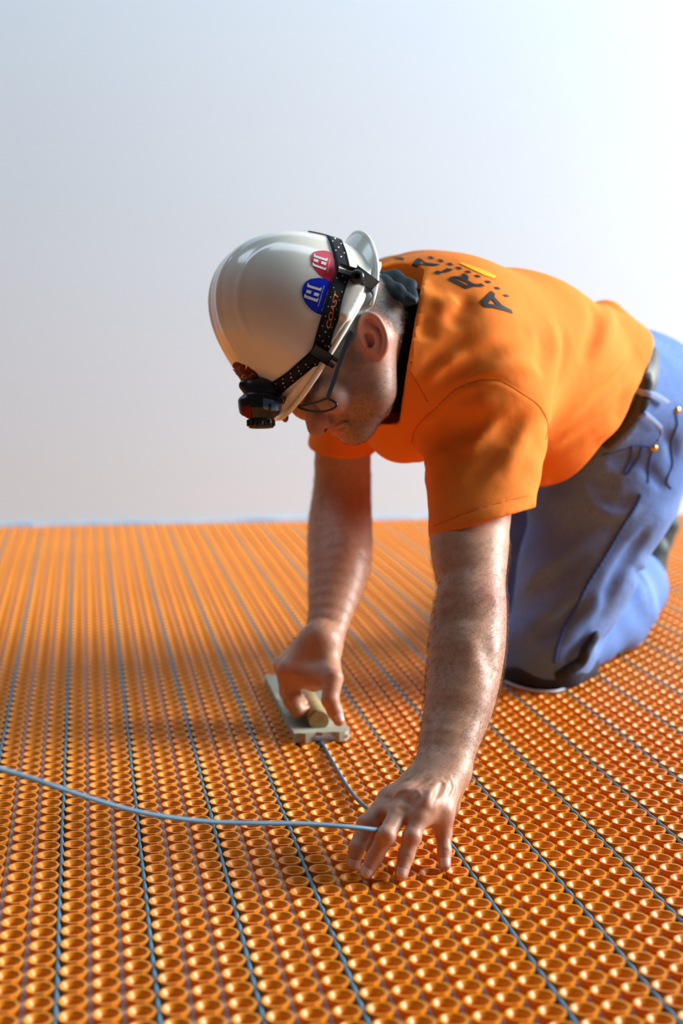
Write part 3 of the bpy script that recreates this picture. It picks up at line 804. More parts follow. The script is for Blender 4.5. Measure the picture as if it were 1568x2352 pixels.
# nails
def nail(base, tip, up, w, l, name='fingernail'):
    ax = unit(tip-base); n = unit(up-ax*(up@ax)); b = np.cross(ax, n)
    c = tip-ax*l*0.25+n*w*1.25
    bm = bmesh.new(); NU, NV = 6, 7; g = []
    for i in range(NU+1):
        row = []
        for j in range(NV+1):
            x = (j/NV*2-1); t = i/NU; ww = w*(0.86+.14*math.sin(t*math.pi))
            p = c+ax*((t-.5)*l*(1-.18*x*x if t > .5 else 1))+b*x*ww+n*(-.42*w*x*x)
            row.append(p)
        g.append(row)
    P0 = np.array(g).reshape(-1, 3)
    off = B(P0); P0 = P0-normals(B, P0)*off[:, None]+n*0.0008
    P0 = np.where(np.isfinite(P0), P0, 0)
    idx = lambda i, j: i*(NV+1)+j
    F = [[idx(i, j), idx(i+1, j), idx(i+1, j+1), idx(i, j+1)] for i in range(NU) for j in range(NV)]
    return mesh_np(name, P0, F, MT['nail'], person)
for q in LH:
    p = LH[q]; up = unit(-FW*0.9+UP*0.35)
    nail(p[2], p[3]+(p[3]-p[2])*0.12, up, .0052 if q != 'little' else .0046, .0105)
nail(fT[2], fT[3]+(fT[3]-fT[2])*.05, unit(-FW*.8+UP*.5+RT*.25), .0062, .0125, 'thumbnail')
# ------------------------------------------------------------------ shirt
H = Field()
H.etube(T0, T1, SHD, (.116, .102), (.180, .135), 0.05)
H.etube(P(1030, 812, 2.04), P(870, 800, 2.01), UP, (.114, .120), (.104, .118), 0.05, cap=.10)
H.etube(T1, T2, SHD, (.182, .140), (.180, .150), 0.03)
H.etube(T2, T3, SHD*.6+HPD*.4, (.178, .146), (.170, .142), 0.03)
H.etube(T3, T4, HPD, (.170, .142), (.165, .136), 0.03)
H.etube(T4, T4+(T4-T3)*.9, HPD, (.165, .136), (.160, .13), 0.03)
# shoulders
H.cone(P(1022, 808, 2.075), P(1118, 930, 2.02), .121, .086, 0.06)
H.cone(P(1022, 808, 2.09), P(1160, 850, 2.22), .115, .135, 0.06)
H.cone(P(960, 725, 2.16), P(850, 800, 2.28), .084, .078, 0.05)
H.cone(P(900, 695, 2.22), P(845, 695, 2.33), .064, .062, 0.04)
# left sleeve by outline
def rows(F_, rr_, k):
    c = [P((a+b)/2, v, d) for v, a, b, d, q in rr_]; r = [(b-a)/2/FPX*d for v, a, b, d, q in rr_]
    for i in range(len(rr_)-1): F_.etube(c[i], c[i+1], RT, (r[i], r[i]*rr_[i][4]), (r[i+1], r[i+1]*rr_[i+1][4]), k)
    return c, r
SL = [(940, 985, 1245, 2.03, .78), (1010, 962, 1252, 2.01, .76), (1080, 975, 1238, 1.985, .80), (1150, 986, 1225, 1.965, .86), (1215, 988, 1214, 1.945, .9), (1300, 990, 1204, 1.92, .9)]
rows(H, SL, 0.012)
# right sleeve
SR = [(900, 760, 880, 2.31, 1), (980, 716, 868, 2.33, 1), (1040, 708, 860, 2.34, 1), (1130, 708, 858, 2.345, 1)]
rows(H, SR, 0.012)
# chest cloth hanging below, belly
H.ell(P(915, 985, 2.10), (RT, UP, FW), (.042, .046, .07), 0.05)
H.ell(P(1235, 1000, 2.30), (RT, UP, FW), (.10, .075, .12), 0.05)
# bunched cloth above the waist
H.cone(P(1392, 730, 2.45), P(1440, 780, 2.42), .030, .022, 0.03)
# cut planes: sleeve hems
def cutcap(F_, p, n, c, R):
    """remove everything beyond the plane inside the ball c, R"""
    p = np.asarray(p); n = unit(n); c = np.asarray(c)
    def fn(x): return np.maximum(-((x-p)@n), np.sqrt(((x-c)**2).sum(1))-R)
    F_.add(fn, c, R, 's', 0.0015)
nL = unit(P(1085, 1260, 1.93)-P(1098, 1100, 1.98)); hemL = P(1090, 1206, 1.95)
# tilt so the near edge of the hem runs from (988,1240) up to (1215,1172)
tl = unit(P(1215, 1174, 1.955)-P(988, 1240, 1.935)); nL = unit(np.cross(tl, ray(1100, 1206))); nL = nL if nL@UP < 0 else -nL
cutcap(H, P(1100, 1203, 1.95), nL, P(1100, 1300, 1.93), .135)
nR = unit(P(775, 1150, 2.34)-P(785, 1000, 2.33))
tr = unit(FW*0.93+UP*0.40); nR = unit(nR-tr*(nR@tr))
cutcap(H, P(782, 1026, 2.335), nR, P(782, 1120, 2.335), .115)
# waist hem plane
hA, hB, hC = P(1436, 772, 2.50), P(1400, 935, 2.31), P(1222, 1124, 2.40)
nW = np.cross(hB-hA, hC-hA); nW = unit(nW if nW@(T4-T1) > 0 else -nW)
def hemfn(x): return (x-hB)@nW
H.add(lambda x: hemfn(x), hB, 9.0, 'i', 0.002)
# folds: lift lines on to the shirt and sink / raise
c3 = lambda L: [(820+x*.4770, 560+y*.4770) for x, y in L]
Hbase = Field(); Hbase.p = list(H.p)
def fold(L, amp, sig, conv=True):
    q = c3(L) if conv else L
    H.line_disp(lift(Hbase, q, 9), amp*1.6, sig*.85)
fold([(285, 660), (400, 540), (500, 470), (590, 425)], -.0050, .010)
fold([(335, 700), (450, 620), (560, 560), (760, 470)], -.0055, .011)
fold([(300, 700), (390, 600), (470, 555), (560, 520)], .0040, .010)
fold([(440, 420), (500, 330), (520, 290), (470, 250)], -.0060, .011)
fold([(320, 480), (330, 400), (290, 340)], -.0045, .011)
fold([(350, 300), (420, 290), (500, 275)], .0050, .011)
fold([(260, 140), (300, 230), (400, 290)], .0050, .012)
fold([(380, 870), (470, 800), (600, 710)], -.0036, .012)
fold([(400, 850), (520, 780), (700, 760)], .0030, .010)
fold([(430, 1090), (520, 950), (560, 880), (640, 850)], -.0050, .010)
fold([(440, 1110), (620, 970), (780, 850), (840, 760)], -.0055, .012)
fold([(470, 1040), (600, 920), (720, 830)], .0040, .010)
fold([(480, 1180), (620, 1080), (720, 980)], -.0045, .010)
fold([(410, 1010), (440, 930), (510, 850)], -.0026, .010)
fold([(1125, 280), (1148, 360), (1120, 480), (1060, 600)], -.0055, .011)
fold([(1190, 290), (1212, 370), (1180, 500), (1100, 640)], .0050, .012)
fold([(1340, 540), (1180, 720), (1000, 900)], -.0035, .012)
fold([(1375, 640), (1240, 800), (1080, 930), (920, 1010)], -.0060, .012)
fold([(1370, 720), (1250, 860), (1120, 960)], .0045, .012)
fold([(1320, 500), (1250, 600), (1120, 700)], .0030, .013)
fold([(900, 330), (945, 450), (945, 580), (900, 720)], .0040, .012)
fold([(1350, 470), (1260, 640), (1120, 800), (960, 920)], -.0035, .010)
fold([(1390, 560), (1300, 730), (1150, 900), (960, 1040)], .0035, .010)
fold([(960, 360), (1000, 470), (985, 600), (930, 760)], -.0032, .010)
fold([(640, 480), (760, 430), (860, 420)], -.0030, .010)
fold([(520, 660), (640, 600), (800, 590), (900, 640)], .0030, .010)
fold([(700, 1150), (760, 1000), (830, 870)], .0030, .009)
fold([(560, 1180), (660, 1080), (770, 1000), (850, 900)], .0030, .009)
fold([(860, 380), (890, 500), (860, 640)], -.0025, .012)
fold([(1050, 1110), (950, 1150), (880, 1170)], .0030, .010)
fold([(290, 1060), (320, 1100), (345, 1160)], -.0040, .008)
fold([(250, 600), (300, 690), (345, 770)], .0008, .0035)
H.waves(RT*.5+UP*.9, 70, .0008, T2, .34, warp=(RT, 1.2))
# sleeve seam and hem stitch
seam_px = c3([(320, 1085), (270, 1020), (262, 960), (275, 900), (320, 845), (380, 790), (470, 705), (560, 667), (640, 655), (700, 664), (800, 725), (870, 775), (910, 840), (916, 890), (908, 940)])
H.line_disp(lift(Hbase, seam_px, 26), -.0038, .0030)
H.line_disp(lift(Hbase, [(u+5, v+6) for u, v in seam_px], 26), .0020, .0035)
hs = [(995, 1208), (1040, 1190), (1090, 1172), (1150, 1154), (1214, 1138)]
H.line_disp(lift(Hbase, hs, 14), -.0026, .0018)
# hollow: sleeves, neck and waist openings
cav = []
def cav_cone(a, b, ra, rb): H.cone(a, b, ra, rb, 0.006, 's')
H.etube(P(1100, 1185, 1.955), P(1096, 1330, 1.915), RT, (.0610, .0530), (.0610, .0530), 0.004, 's', cap=.008)
H.etube(P(785, 1020, 2.335), P(782, 1180, 2.345), RT, (.0472, .0468), (.0472, .0468), 0.004, 's', cap=.02)
# neck opening: an oval ring, facing along the neck
NC = P(946, 804, 2.01); nN = unit(-RT+FW*.055+UP*.17)
NU = unit(UP*0.97-RT*0.10+FW*.10); NU = unit(NU-nN*(NU@nN)); NV_ = np.cross(nN, NU)
cutcap(H, NC, nN, P(868, 782, 1.985), .116)
H.etube(NC-nN*0.008, NC+nN*0.07, NU, (.086, .092), (.090, .100), 0.006, 's', cap=.006)
# collar rib: a shallow groove just behind the edge
def waist_cav():
    a = T3+(T4-T3)*.2
    H.etube(a, T4+(T4-T3)*1.2, HPD, (.161, .133), (.155, .126), 0.006, 's', cap=.03)
waist_cav()
shirt, SV, SF = implicit('t_shirt', H, 0.0042, MT['shirt'], person, keep=True)

MT['shirt_seam'] = mat('shirt_seam_thread', (0.62, 0.125, 0.010), 0.9, 0.1)
tube('sleeve_seam', lift(H, seam_px[2:], 80, off=-.0004), .0013, MT['shirt_seam'], shirt, 6)
tube('hem_stitch', lift(H, hs, 60, off=-.0003), .0008, MT['shirt_seam'], shirt, 6)
tube('shoulder_seam', lift(H, c3([(252, 605), (300, 690), (340, 762)]), 40, off=-.0004), .0011, MT['shirt_seam'], shirt, 6)

# lettering on the back (as printed: A R I A ... under the collar, a dotted arc, a yellow mark)
k5 = lambda L: [(880+x*.2296, 570+y*.2296) for x, y in L]
blk = [
 [[(1075, 428), (1116, 460), (1108, 490), (1190, 575), (1275, 618), (1297, 657), (1200, 626), (1100, 600), (1012, 592), (962, 540)], [(1080, 515), (1132, 570), (1043, 556)]],
 [[(788, 258), (815, 258), (852, 285), (845, 325), (902, 358), (945, 362), (975, 354), (1014, 382), (985, 390), (920, 384), (832, 410), (655, 322), (655, 300), (700, 284), (760, 284), (782, 292)], [(705, 305), (735, 303), (858, 358), (835, 374)]],
 [[(502, 246), (540, 228), (583, 240), (630, 205), (700, 212), (660, 240), (618, 244), (592, 246), (548, 270)]],
 [[(282, 168), (335, 108), (370, 106), (425, 148), (478, 155), (572, 166), (520, 180), (440, 178), (390, 168), (330, 190)], [(362, 148), (378, 136), (408, 156), (380, 164)]],
 [[(100, 96), (175, 94), (212, 112), (190, 126), (120, 108)]],
]
pr = shirt
for poly in blk:
    decal('back_letter', patch2d([k5(q) for q in poly], 5), H, .0009, MT['shirt_print_black'], shirt)
for (x, y) in ((476, 100), (575, 130), (668, 164), (757, 203), (848, 240), (944, 283), (1046, 340), (1138, 403), (1226, 478)):
    w = 36; q = [(x-w, y-11), (x+6, y-13), (x+w, y+10), (x-4, y+13)]
    decal('back_dot', patch2d([k5(q)], 5), H, .0009, MT['shirt_print_black'], shirt)
decal('back_mark', patch2d([k5([(752, 152), (800, 150), (960, 205), (1050, 245), (1130, 285), (1100, 303), (1010, 275), (860, 205)])], 5), H, .0009, MT['shirt_print_yellow'], shirt)

# ------------------------------------------------------------------ jeans
J = Field()
KnL = P(1246, 1500, 2.47); KnR = P(1108, 1420, 2.74)
PEL = (HipL+HipR)/2
J.etube(T3-(T4-T3)*.2, T4, HPD, (.150, .122), (.158, .128), 0.03)
J.etube(T4, PEL+(T4-T3)*.25, HPD, (.158, .128), (.182, .150), 0.04)
J.ell(P(1472, 940, 2.58), (RT, UP, FW), (.130, .135, .13), 0.05)
J.ell(P(1400, 930, 2.72), (RT, UP, FW), (.12, .11, .12), 0.05)
J.cone(P(1440, 985, 2.49), P(1385, 1130, 2.475), .122, .120, 0.04)
J.etube(P(1395, 1090, 2.48), P(1330, 1300, 2.47), RT, (.122, .105), (.097, .098), 0.04)
J.etube(P(1330, 1300, 2.47), P(1262, 1480, 2.46), RT, (.097, .098), (.078, .085), 0.03)
J.cone(P(1262, 1480, 2.46), P(1250, 1520, 2.46), .070, .058, 0.03)
# left shin, lying back along the floor
J.etube(P(1275, 1490, 2.50), P(1400, 1400, 2.70), FW, (.07, .066), (.080, .076), 0.03)
J.etube(P(1400, 1400, 2.70), P(1452, 1345, 2.86), FW, (.080, .076), (.070, .074), 0.03)
J.ell(P(1448, 1350, 2.80), (RT, UP, FW), (.048, .072, .07), 0.03)
# right leg
J.cone(P(1310, 1000, 2.68), P(1205, 1200, 2.71), .120, .100, 0.04)
J.cone(P(1205, 1200, 2.71), P(1128, 1400, 2.74), .100, .068, 0.03)
J.cone(P(1128, 1410, 2.75), P(1250, 1330, 3.10), .062, .062, 0.03)
J.cone(P(1250, 1330, 3.10), P(1450, 1235, 3.32), .062, .055, 0.03)
# separate the thigh from the calf behind the knee
Jb = Field(); Jb.p = list(J.p)
c6 = lambda L: [(1100+x*.3317, 860+y*.3317) for x, y in L]
def jf(L, amp, sig):
    q = c6(L); J.line_disp(lift(Jb, q, 9, d0=1.9), amp*1.5, sig*.9)
jf([(1200, 1020), (1100, 1170), (1000, 1320), (900, 1500), (840, 1650)], -.011, .010)
jf([(250, 1560), (400, 1380), (560, 1290), (740, 1160), (1000, 1050)], .0065, .012)
jf([(330, 1560), (470, 1440), (650, 1310), (800, 1200)], -.006, .011)
jf([(260, 1800), (420, 1680), (640, 1550), (860, 1370)], .0055, .012)
jf([(340, 1880), (520, 1740), (700, 1600), (800, 1480)], -.006, .011)
jf([(480, 1900), (640, 1780), (780, 1640), (900, 1500)], .005, .011)
jf([(780, 820), (880, 890), (1000, 900), (1130, 830)], -.008, .010)
jf([(760, 880), (870, 940), (1010, 950), (1150, 870)], .006, .011)
jf([(860, 620), (1000, 600), (1150, 560)], -.005, .010)
jf([(720, 740), (860, 760), (1000, 760)], -.006, .010)
jf([(1010, 1310), (1100, 1370), (1150, 1480), (1180, 1590)], -.012, .009)
jf([(1050, 1290), (1130, 1340), (1180, 1420)], .006, .010)
jf([(900, 1760), (860, 1850), (800, 1920)], -.008, .008)
jf([(560, 2010), (680, 1900), (800, 1790)], -.007, .009)
jf([(640, 1990), (740, 1880), (820, 1760)], .006, .009)
jf([(1110, 600), (1240, 740), (1300, 800)], -.004, .009)
jf([(1250, 380), (1330, 480), (1330, 640)], -.004, .009)
J.waves(RT*.6-UP*.8, 75, .0016, P(1330, 1250, 2.45), .36, warp=(UP, 1.4))
J.waves(RT*.9+UP*.4, 85, .0018, P(1420, 1380, 2.7), .2, warp=(UP, 1.0))
J.add(lambda x: (TOP+.0006)-x[:, 2], P(1300, 1400, 2.6), 9.0, 'i', 0.010)
# waistband opening
wn = unit(T4-T2)
cutcap(J, T3-(T4-T3)*.15, -(wn), T3-(T4-T3)*1.0, .28)
jeans, JV, JF = implicit('jeans', J, 0.0046, MT['denim'], person, keep=True)
def jseam(name, L, rad, m, off=-.0004, d0=1.9, conv=True):
    p = lift(J, c6(L) if conv else L, 60, d0, off); return tube(name, p, rad, m, jeans, 6)
# outseam as a row of short raised stitches
sp = lift(J, c6([(1120, 830), (1080, 920), (1010, 1020), (930, 1160), (860, 1280), (760, 1440), (680, 1590), (600, 1740), (545, 1880), (520, 2000)]), 130, 1.9, .0005)
V0 = []
rad = .0022+.0016*np.abs(np.sin(np.arange(130)*.9))
tube('outseam', sp, rad, MT['denim_seam'], jeans, 6)
jseam('pocket_seam', [(1140, 260), (1230, 340), (1262, 400), (1240, 460)], .0022, MT['denim_light'])
jseam('pocket_seam', [(850, 560), (1000, 520), (1100, 490), (1200, 500)], .0020, MT['denim_seam'])
jseam('pocket_seam', [(1195, 540), (1175, 640), (1170, 750)], .0024, MT['denim_seam'])
jseam('pocket_seam', [(1360, 270), (1370, 350), (1330, 480), (1340, 620), (1310, 700), (1300, 750), (1330, 790)], .0022, MT['denim_seam'])
jseam('coin_pocket_loop', [(1060, 490), (1040, 600), (1010, 670), (1030, 685), (1090, 600), (1130, 500)], .0026, MT['denim_seam'])
for (x, y, m) in ((1210, 512, 'brass'), (1372, 248, 'brass')):
    p = lift(J, c6([(x, y), (x+3, y)]), None, 1.9, .0006)[0]; n = normals(J, p[None])[0]
    V, F = lathe_arrays(p, n, [(.0001, .0032), (.0045, .0028), (.0064, .0012), (.0066, -.001)], 16); mesh_np('rivet', V, F, MT[m], jeans)
# belt and belt loops between hem and waistband
def band(name, c1, c2, m, parent, off0, th):
    """strip between two pixel polylines on the jeans"""
    n = 40; a = lift(J, c1, n, 1.9); b = lift(J, c2, n, 1.9); k = 6
    V = []
    for t in np.linspace(0, 1, k):
        q = a*(1-t)+b*t; d = J(q); nn = normals(J, q); q = q-nn*d[:, None]
        V.append(q+nn*(off0+th*math.sin(math.pi*min(max(t, .08), .92))))
    V = np.array(V).reshape(-1, 3); i = np.arange(k-1)[:, None]*n; j = np.arange(n-1)[None]
    F = np.stack([i+j, i+j+1, i+n+j+1, i+n+j], -1).reshape(-1, 4)
    return mesh_np(name, V, F, m, parent)
band('belt', c6([(1170, -190), (1160, -60), (1130, 60), (1060, 220), (960, 360), (840, 480)]), c6([(1235, -150), (1235, -20), (1200, 130), (1110, 290), (1000, 420), (900, 520)]), MT['belt'], jeans, .003, .003)
band('belt_loop', c6([(1120, 100), (1200, 130), (1290, 185)]), c6([(1100, 135), (1180, 170), (1265, 215)]), MT['denim_light'], jeans, .008, .002)
band('belt_loop', c6([(1140, 250), (1200, 300), (1250, 350)]), c6([(1110, 290), (1170, 330), (1225, 380)]), MT['denim_light'], jeans, .007, .002)

# ------------------------------------------------------------------ knee pad and shoes
KP = Field()
KP.etube(P(1246, 1528, 2.455), P(1290, 1523, 2.52), RT, (.076, .062), (.067, .054), 0.02)
KP.plane(P(1250, 1522, 2.46), UP*0.97-RT*.10+FW*.1, 0.006)
KP.p[-1] = (KP.p[-1][0], KP.p[-1][1], 9.0, 'i', 0.006)
fz = TOP+.001
KP.add(lambda x: fz-x[:, 2], P(1250, 1534, 2.46), 9.0, 'i', 0.008)
kp = implicit('knee_pad', KP, 0.0030, MT['pad'], person)
def rim(name, field, z, m, parent, rad, d0=1.9):
    a = np.linspace(1158, 1352, 40); v = 1560+26*np.sin((a-1158)/(1352-1158)*np.pi)**.6
    p = hit(field, a, v, d0); p[:, 2] = z; return tube(name, p, rad, m, parent, 8)
px = [(1160, 1566), (1190, 1578), (1230, 1587), (1275, 1588), (1312, 1574), (1332, 1560)]
tube('pad_edge', [PZ0(u, v, TOP+.004) for u, v in spline(px, 30)], .0026, MT['pad_edge'], kp, 8)
st = Field()
stp = lift(J, c6([(560, 2080), (700, 1990), (745, 1900), (790, 1830), (812, 1790)]), 14, 1.9)
st.chain(stp, np.linspace(.010, .003, 14), 0.008)
implicit('pad_strap', st, 0.0026, MT['pad'], kp)
def shoe(name, toe, heel, side, k):
    a = unit(toe-heel); f = Field()
    f.etube(heel, heel+(toe-heel)*.45, side, (.036, .038), (.040, .036), 0.02)
    f.etube(heel+(toe-heel)*.45, toe, side, (.042, .036), (.036, .026), 0.02)
    f.add(lambda x: (TOP+.0006)-x[:, 2], heel, 9.0, 'i', 0.006)
    o = implicit(name, f, 0.004, MT['shoe'], person)
    up = unit(np.cross(side, a)); up = up if up@FW > 0 else -up       # sole faces away from the shin
    g = Field()
    g.etube(heel+up*.030-a*.002, heel+(toe-heel)*.5+up*.030, side, (.036, .012), (.040, .012), 0.01)
    g.etube(heel+(toe-heel)*.5+up*.030, toe+up*.020, side, (.043, .012), (.036, .012), 0.01)
    g.add(lambda x: (TOP+.0004)-x[:, 2], heel, 9.0, 'i', 0.004)
    implicit('sole', g, 0.004, MT['sole'], o); return o
shoe('shoe', P(1462, 1352, 3.02), P(1496, 1262, 3.02), unit(RT*.9+FW*.3+UP*.3), 0)
shoe('shoe', P(1470, 1290, 3.32), P(1524, 1203, 3.32), unit(RT*.9+FW*.3+UP*.3), 0)

# ------------------------------------------------------------------ neck gaiter, hood flap, cap under the hat
G = Field()
gA, gB = P(950, 806, 2.01), P(845, 798, 1.995)
G.etube(gA, gB, UP, (.088, .088), (.088, .090), 0.02, cap=.012)
gn = unit(np.cross(ray(905, 800), UP*.985+RT*.10)); gn = gn if gn@RT < 0 else -gn
G.plane(P(905, 800, 1.95), gn, 0.006)
G.etube(gA, gB+(gB-gA)*.2, UP, (.080, .080), (.079, .080), 0.006, 's', cap=.01)
G.waves(nN, 160, .0016, P(905, 780, 2.03), .16, warp=(UP, 1.5))
gaiter = implicit('neck_gaiter', G, 0.0032, MT['gaiter'], person)
D_ = Field()
fpx = [(846, 652, 1.95), (880, 650, 1.93), (912, 668, 1.912), (935, 688, 1.90), (952, 693, 1.895)]
D_.chain([P(*q) for q in fpx], (.009, .010, .009, .007, .004), 0.008)
D_.chain([P(858, 640, 1.97), P(905, 642, 1.96), P(940, 660, 1.94), P(953, 688, 1.91)], (.010, .012, .010, .005), 0.008)
D_.chain([P(838, 668, 1.945), P(868, 676, 1.935), P(905, 690, 1.925)], (.009, .009, .006), 0.008)
D_.line_disp([P(866, 648, 1.915), P(890, 662, 1.905), P(905, 684, 1.90), P(925, 694, 1.895)], -.005, .004)
implicit('hood_flap', D_, 0.0026, MT['flap'], person)
# ------------------------------------------------------------------ hard hat (worn back to front)
hat = empty('hard_hat', 'ivory hard hat with stickers, worn back to front on the man\'s lowered head', 'hard hat')
# hat frame: X along brim towards the face, Z crown, Y his left
hF, hC, hS = frame(30, 14, 15)
hO = P(743, 790, 1.94)
hp3 = lambda f, c, s: hO+hF*f+hC*c+hS*s
A = Field(); AX = (hF, hC, hS)
ha, hh, hb = .1165, .174, .1085
hc0 = (-.005, -.004)
A.ell(hp3(*hc0, 0), AX, (ha, hh, hb), 0.01)
A.ell(hp3(-.020, -.004, 0), AX, (.112, .166, .1065), 0.03)
A.etube(hp3(-.001, -.002, 0), hp3(-.001, .012, 0), hF, (.121, .1145), (.1165, .110), 0.012, cap=.004)
# moulded ridges, front to back
def dome_arc(s0, p0, p1, n=30):
    ph = np.linspace(p0, p1, n); k = math.sqrt(1-(s0/hb)**2)
    return [hp3(hc0[0]+ha*math.sin(p)*k, hc0[1]+hh*math.cos(p)*k, s0) for p in ph]
for s0 in (-.012, .020, -.046, .054):
    A.line_disp(dome_arc(s0, -1.0, 1.0), .0062, .0034)
for s in (1, -1): A.etube(hp3(-.048, .022, .106*s), hp3(-.006, .017, .114*s), hC, (.010, .006), (.010, .006), 0.006)
brimc = lambda s: -.0045+.010*(s/.114)**2
A.ell(hp3(hc0[0], hc0[1]-.002, 0), AX, (ha-.0075, hh-.0075, hb-.0075), 0.002, 's')
Aout = Field(); Aout.p = list(A.p)[:-1]
def brimcut(x):
    q = x-hO; s = q@hS; return -(q@hC)+brimc(s)
A.add(brimcut, hO, 9.0, 'i', 0.003)
implicit('shell', A, 0.0027, MT['hat'], hat)
# rolled brim edge
ang = np.linspace(0, 2*np.pi, 97)
ringp = [hp3(-.001+.1205*math.cos(a), brimc(.114*math.sin(a))+.003, .114*math.sin(a)) for a in ang]
V, F = tube_arrays(ringp, .0040, 10, cap=False); mesh_np('brim_edge', V, F, MT['hat'], hat)
# curved peak over the nape
V = []; NI, NJ = 10, 33
for lay in (0, 1):
    for j in range(NJ):
        p = math.radians(-78+156*j/(NJ-1)); ext = .036*max(math.cos(p), 0)**.55
        for i in range(NI+1):
            t = i/NI
            f = -.001-(.112+.0095*t)*math.cos(p)-ext*t*.93; c = .046-.048*math.sin(p)**2+.004*t*math.cos(p)-.006*t*t-.0025*lay
            V.append(hp3(f, c, (.1065+.0075*t)*math.sin(p)))
V = np.array(V); F = []; W_ = NI+1; O = NJ*W_
for j in range(NJ-1):
    for i in range(NI):
        a = j*W_+i; F += [(a, a+1, a+W_+1, a+W_), (O+a, O+a+W_, O+a+W_+1, O+a+1)]
    a = j*W_+NI; F.append((a, O+a, O+a+W_, a+W_))
mesh_np('peak', V, F, MT['hat'], hat)
tube('peak_edge', V[np.arange(NJ)*W_+NI]-hC*.001, .0028, MT['hat'], hat, 8)
# suspension
ringp = [hp3(-.004+.104*math.cos(a), .016, .095*math.sin(a)) for a in ang]
def ribbon(pts, wdir, w, th, nrm_from):
    pts = np.asarray(pts); V = []; n = len(pts)
    for p in pts:
        n_ = unit(p-nrm_from); d = unit(np.asarray(wdir)-n_*(np.asarray(wdir)@n_))
        V += [p-d*w-n_*th, p+d*w-n_*th, p+d*w+n_*th, p-d*w+n_*th]
    V = np.array(V); F = []
    for i in range(n-1):
        for j in range(4): F.append((i*4+j, i*4+(j+1) % 4, i*4+4+(j+1) % 4, i*4+4+j))
    return V, np.array(F)
V, F = ribbon(ringp, hC, .009, .0012, hO); mesh_np('headband', V, F, MT['hat_grey'], hat, smooth=False)
# grey hanger tabs and ratchet near the nape, on the near side
tb = Field()
tb.etube(P(832, 655, 1.855), P(828, 700, 1.850), RT, (.013, .003), (.012, .003), 0.006)
tb.ell(P(829, 690, 1.850), (RT, UP, FW), (.016, .013, .004), 0.004)
tb.ell(P(832, 690, 1.845), (RT, UP, FW), (.0035, .0035, .02), 0.001, 's')
implicit('suspension_tab', tb, 0.0012, MT['hat_grey'], hat)
bm = bmesh.new(); box_bm(bm, P(838, 640, 1.852), (unit(RT*.8-UP*.6), unit(RT*.6+UP*.8), FW), (.017, .0075, .004), .0015)
bm_obj('suspension_buckle', bm, MT['hat_grey'], hat)

# stickers
c1z = lambda L: [(460+x*.33163, 500+y*.33155) for x, y in L]
def ellipse(cx, cy, a, b, rot, n=40):
    t = np.linspace(0, 2*np.pi, n, endpoint=False); ca, sa = math.cos(rot), math.sin(rot)
    return [(cx+a*math.cos(q)*ca-b*math.sin(q)*sa, cy+a*math.cos(q)*sa+b*math.sin(q)*ca) for q in t]
E1 = c1z([(822, 418), (880, 432), (930, 470), (960, 520), (955, 590), (920, 650), (860, 675), (800, 660), (745, 615), (712, 560), (704, 510), (720, 460), (760, 428)])
E2 = c1z([(812, 231), (870, 232), (925, 262), (950, 330), (945, 420), (905, 442), (850, 415), (800, 365), (770, 315), (765, 270), (780, 243)])
sb = decal('blue_sticker', patch2d([spline(E1+E1[:1], 60)[:-1]], 5), Aout, .0006, MT['sticker_blue'], hat)
sr = decal('red_sticker', patch2d([spline(E2+E2[:1], 60)[:-1]], 5), Aout, .0006, MT['sticker_red'], hat)
def bars(L, m, par, nm, off=.0010):
    for q in L: decal(nm, patch2d([c1z(q)], 5), Aout, off, m, par)
# the slab "H" mark: two long bars with serifs, two short blocks between
bars([[(742, 455), (748, 456), (752, 468), (828, 492), (836, 485), (840, 488), (832, 511), (826, 508), (746, 484), (738, 480)],
      [(722, 528), (728, 530), (734, 540), (806, 566), (814, 558), (818, 561), (808, 586), (802, 584), (722, 556), (716, 550)],
      [(738, 500), (770, 510), (762, 530), (730, 520)], [(790, 518), (824, 529), (815, 549), (781, 538)]], MT['sticker_white'], sb, 'sticker_mark')
bars([[(786, 252), (791, 253), (796, 264), (872, 288), (878, 281), (882, 284), (876, 306), (870, 304), (792, 278), (784, 274)],
      [(776, 312), (782, 314), (788, 324), (862, 352), (868, 346), (872, 349), (866, 368), (860, 366), (784, 338), (776, 332)],
      [(786, 286), (818, 296), (812, 314), (782, 304)], [(838, 304), (872, 315), (866, 333), (834, 322)]], MT['sticker_white'], sr, 'sticker_mark')
def textpx(name, s, a, b, h, field, off, m, par, shear=0.0, bold=0.0, ml=.25, flip=1):
    """a line of text running from pixel a to pixel b, cap height h pixels"""
    a = np.array(a, float); b = np.array(b, float); VF = text2d(s, 1.0, ml, shear, bold)
    w = VF[0][:, 0].max()-VF[0][:, 0].min(); e = (b-a); L = np.linalg.norm(e); ex = e/w; u = e/L; ey = np.array([u[1], -u[0]])*h/0.70*flip
    V = VF[0].copy(); V[:, 0] -= (V[:, 0].max()+V[:, 0].min())/2; V[:, 1] -= (V[:, 1].max()+V[:, 1].min())/2
    return decal(name, aff((V, VF[1]), (a+b)/2, ex, ey), field, off, m, par)
q = c1z([(815, 615), (856, 472), (838, 650), (884, 500), (878, 385), (896, 290), (896, 375), (908, 320), (843, 555), (850, 535)])
textpx('sticker_text', 'HLI EMERGENCY PROVIDER', q[0], q[1], 2.6, Aout, .0011, MT['sticker_white'], sb, ml=.6)
textpx('sticker_text', 'Alliance Treatment 2 - Soldier II', q[2], q[3], 2.4, Aout, .0011, MT['sticker_white'], sb, ml=.6)
textpx('sticker_text', 'COVID-19 ASSESSED', q[4], q[5], 2.2, Aout, .0011, MT['sticker_white'], sr, ml=.6)
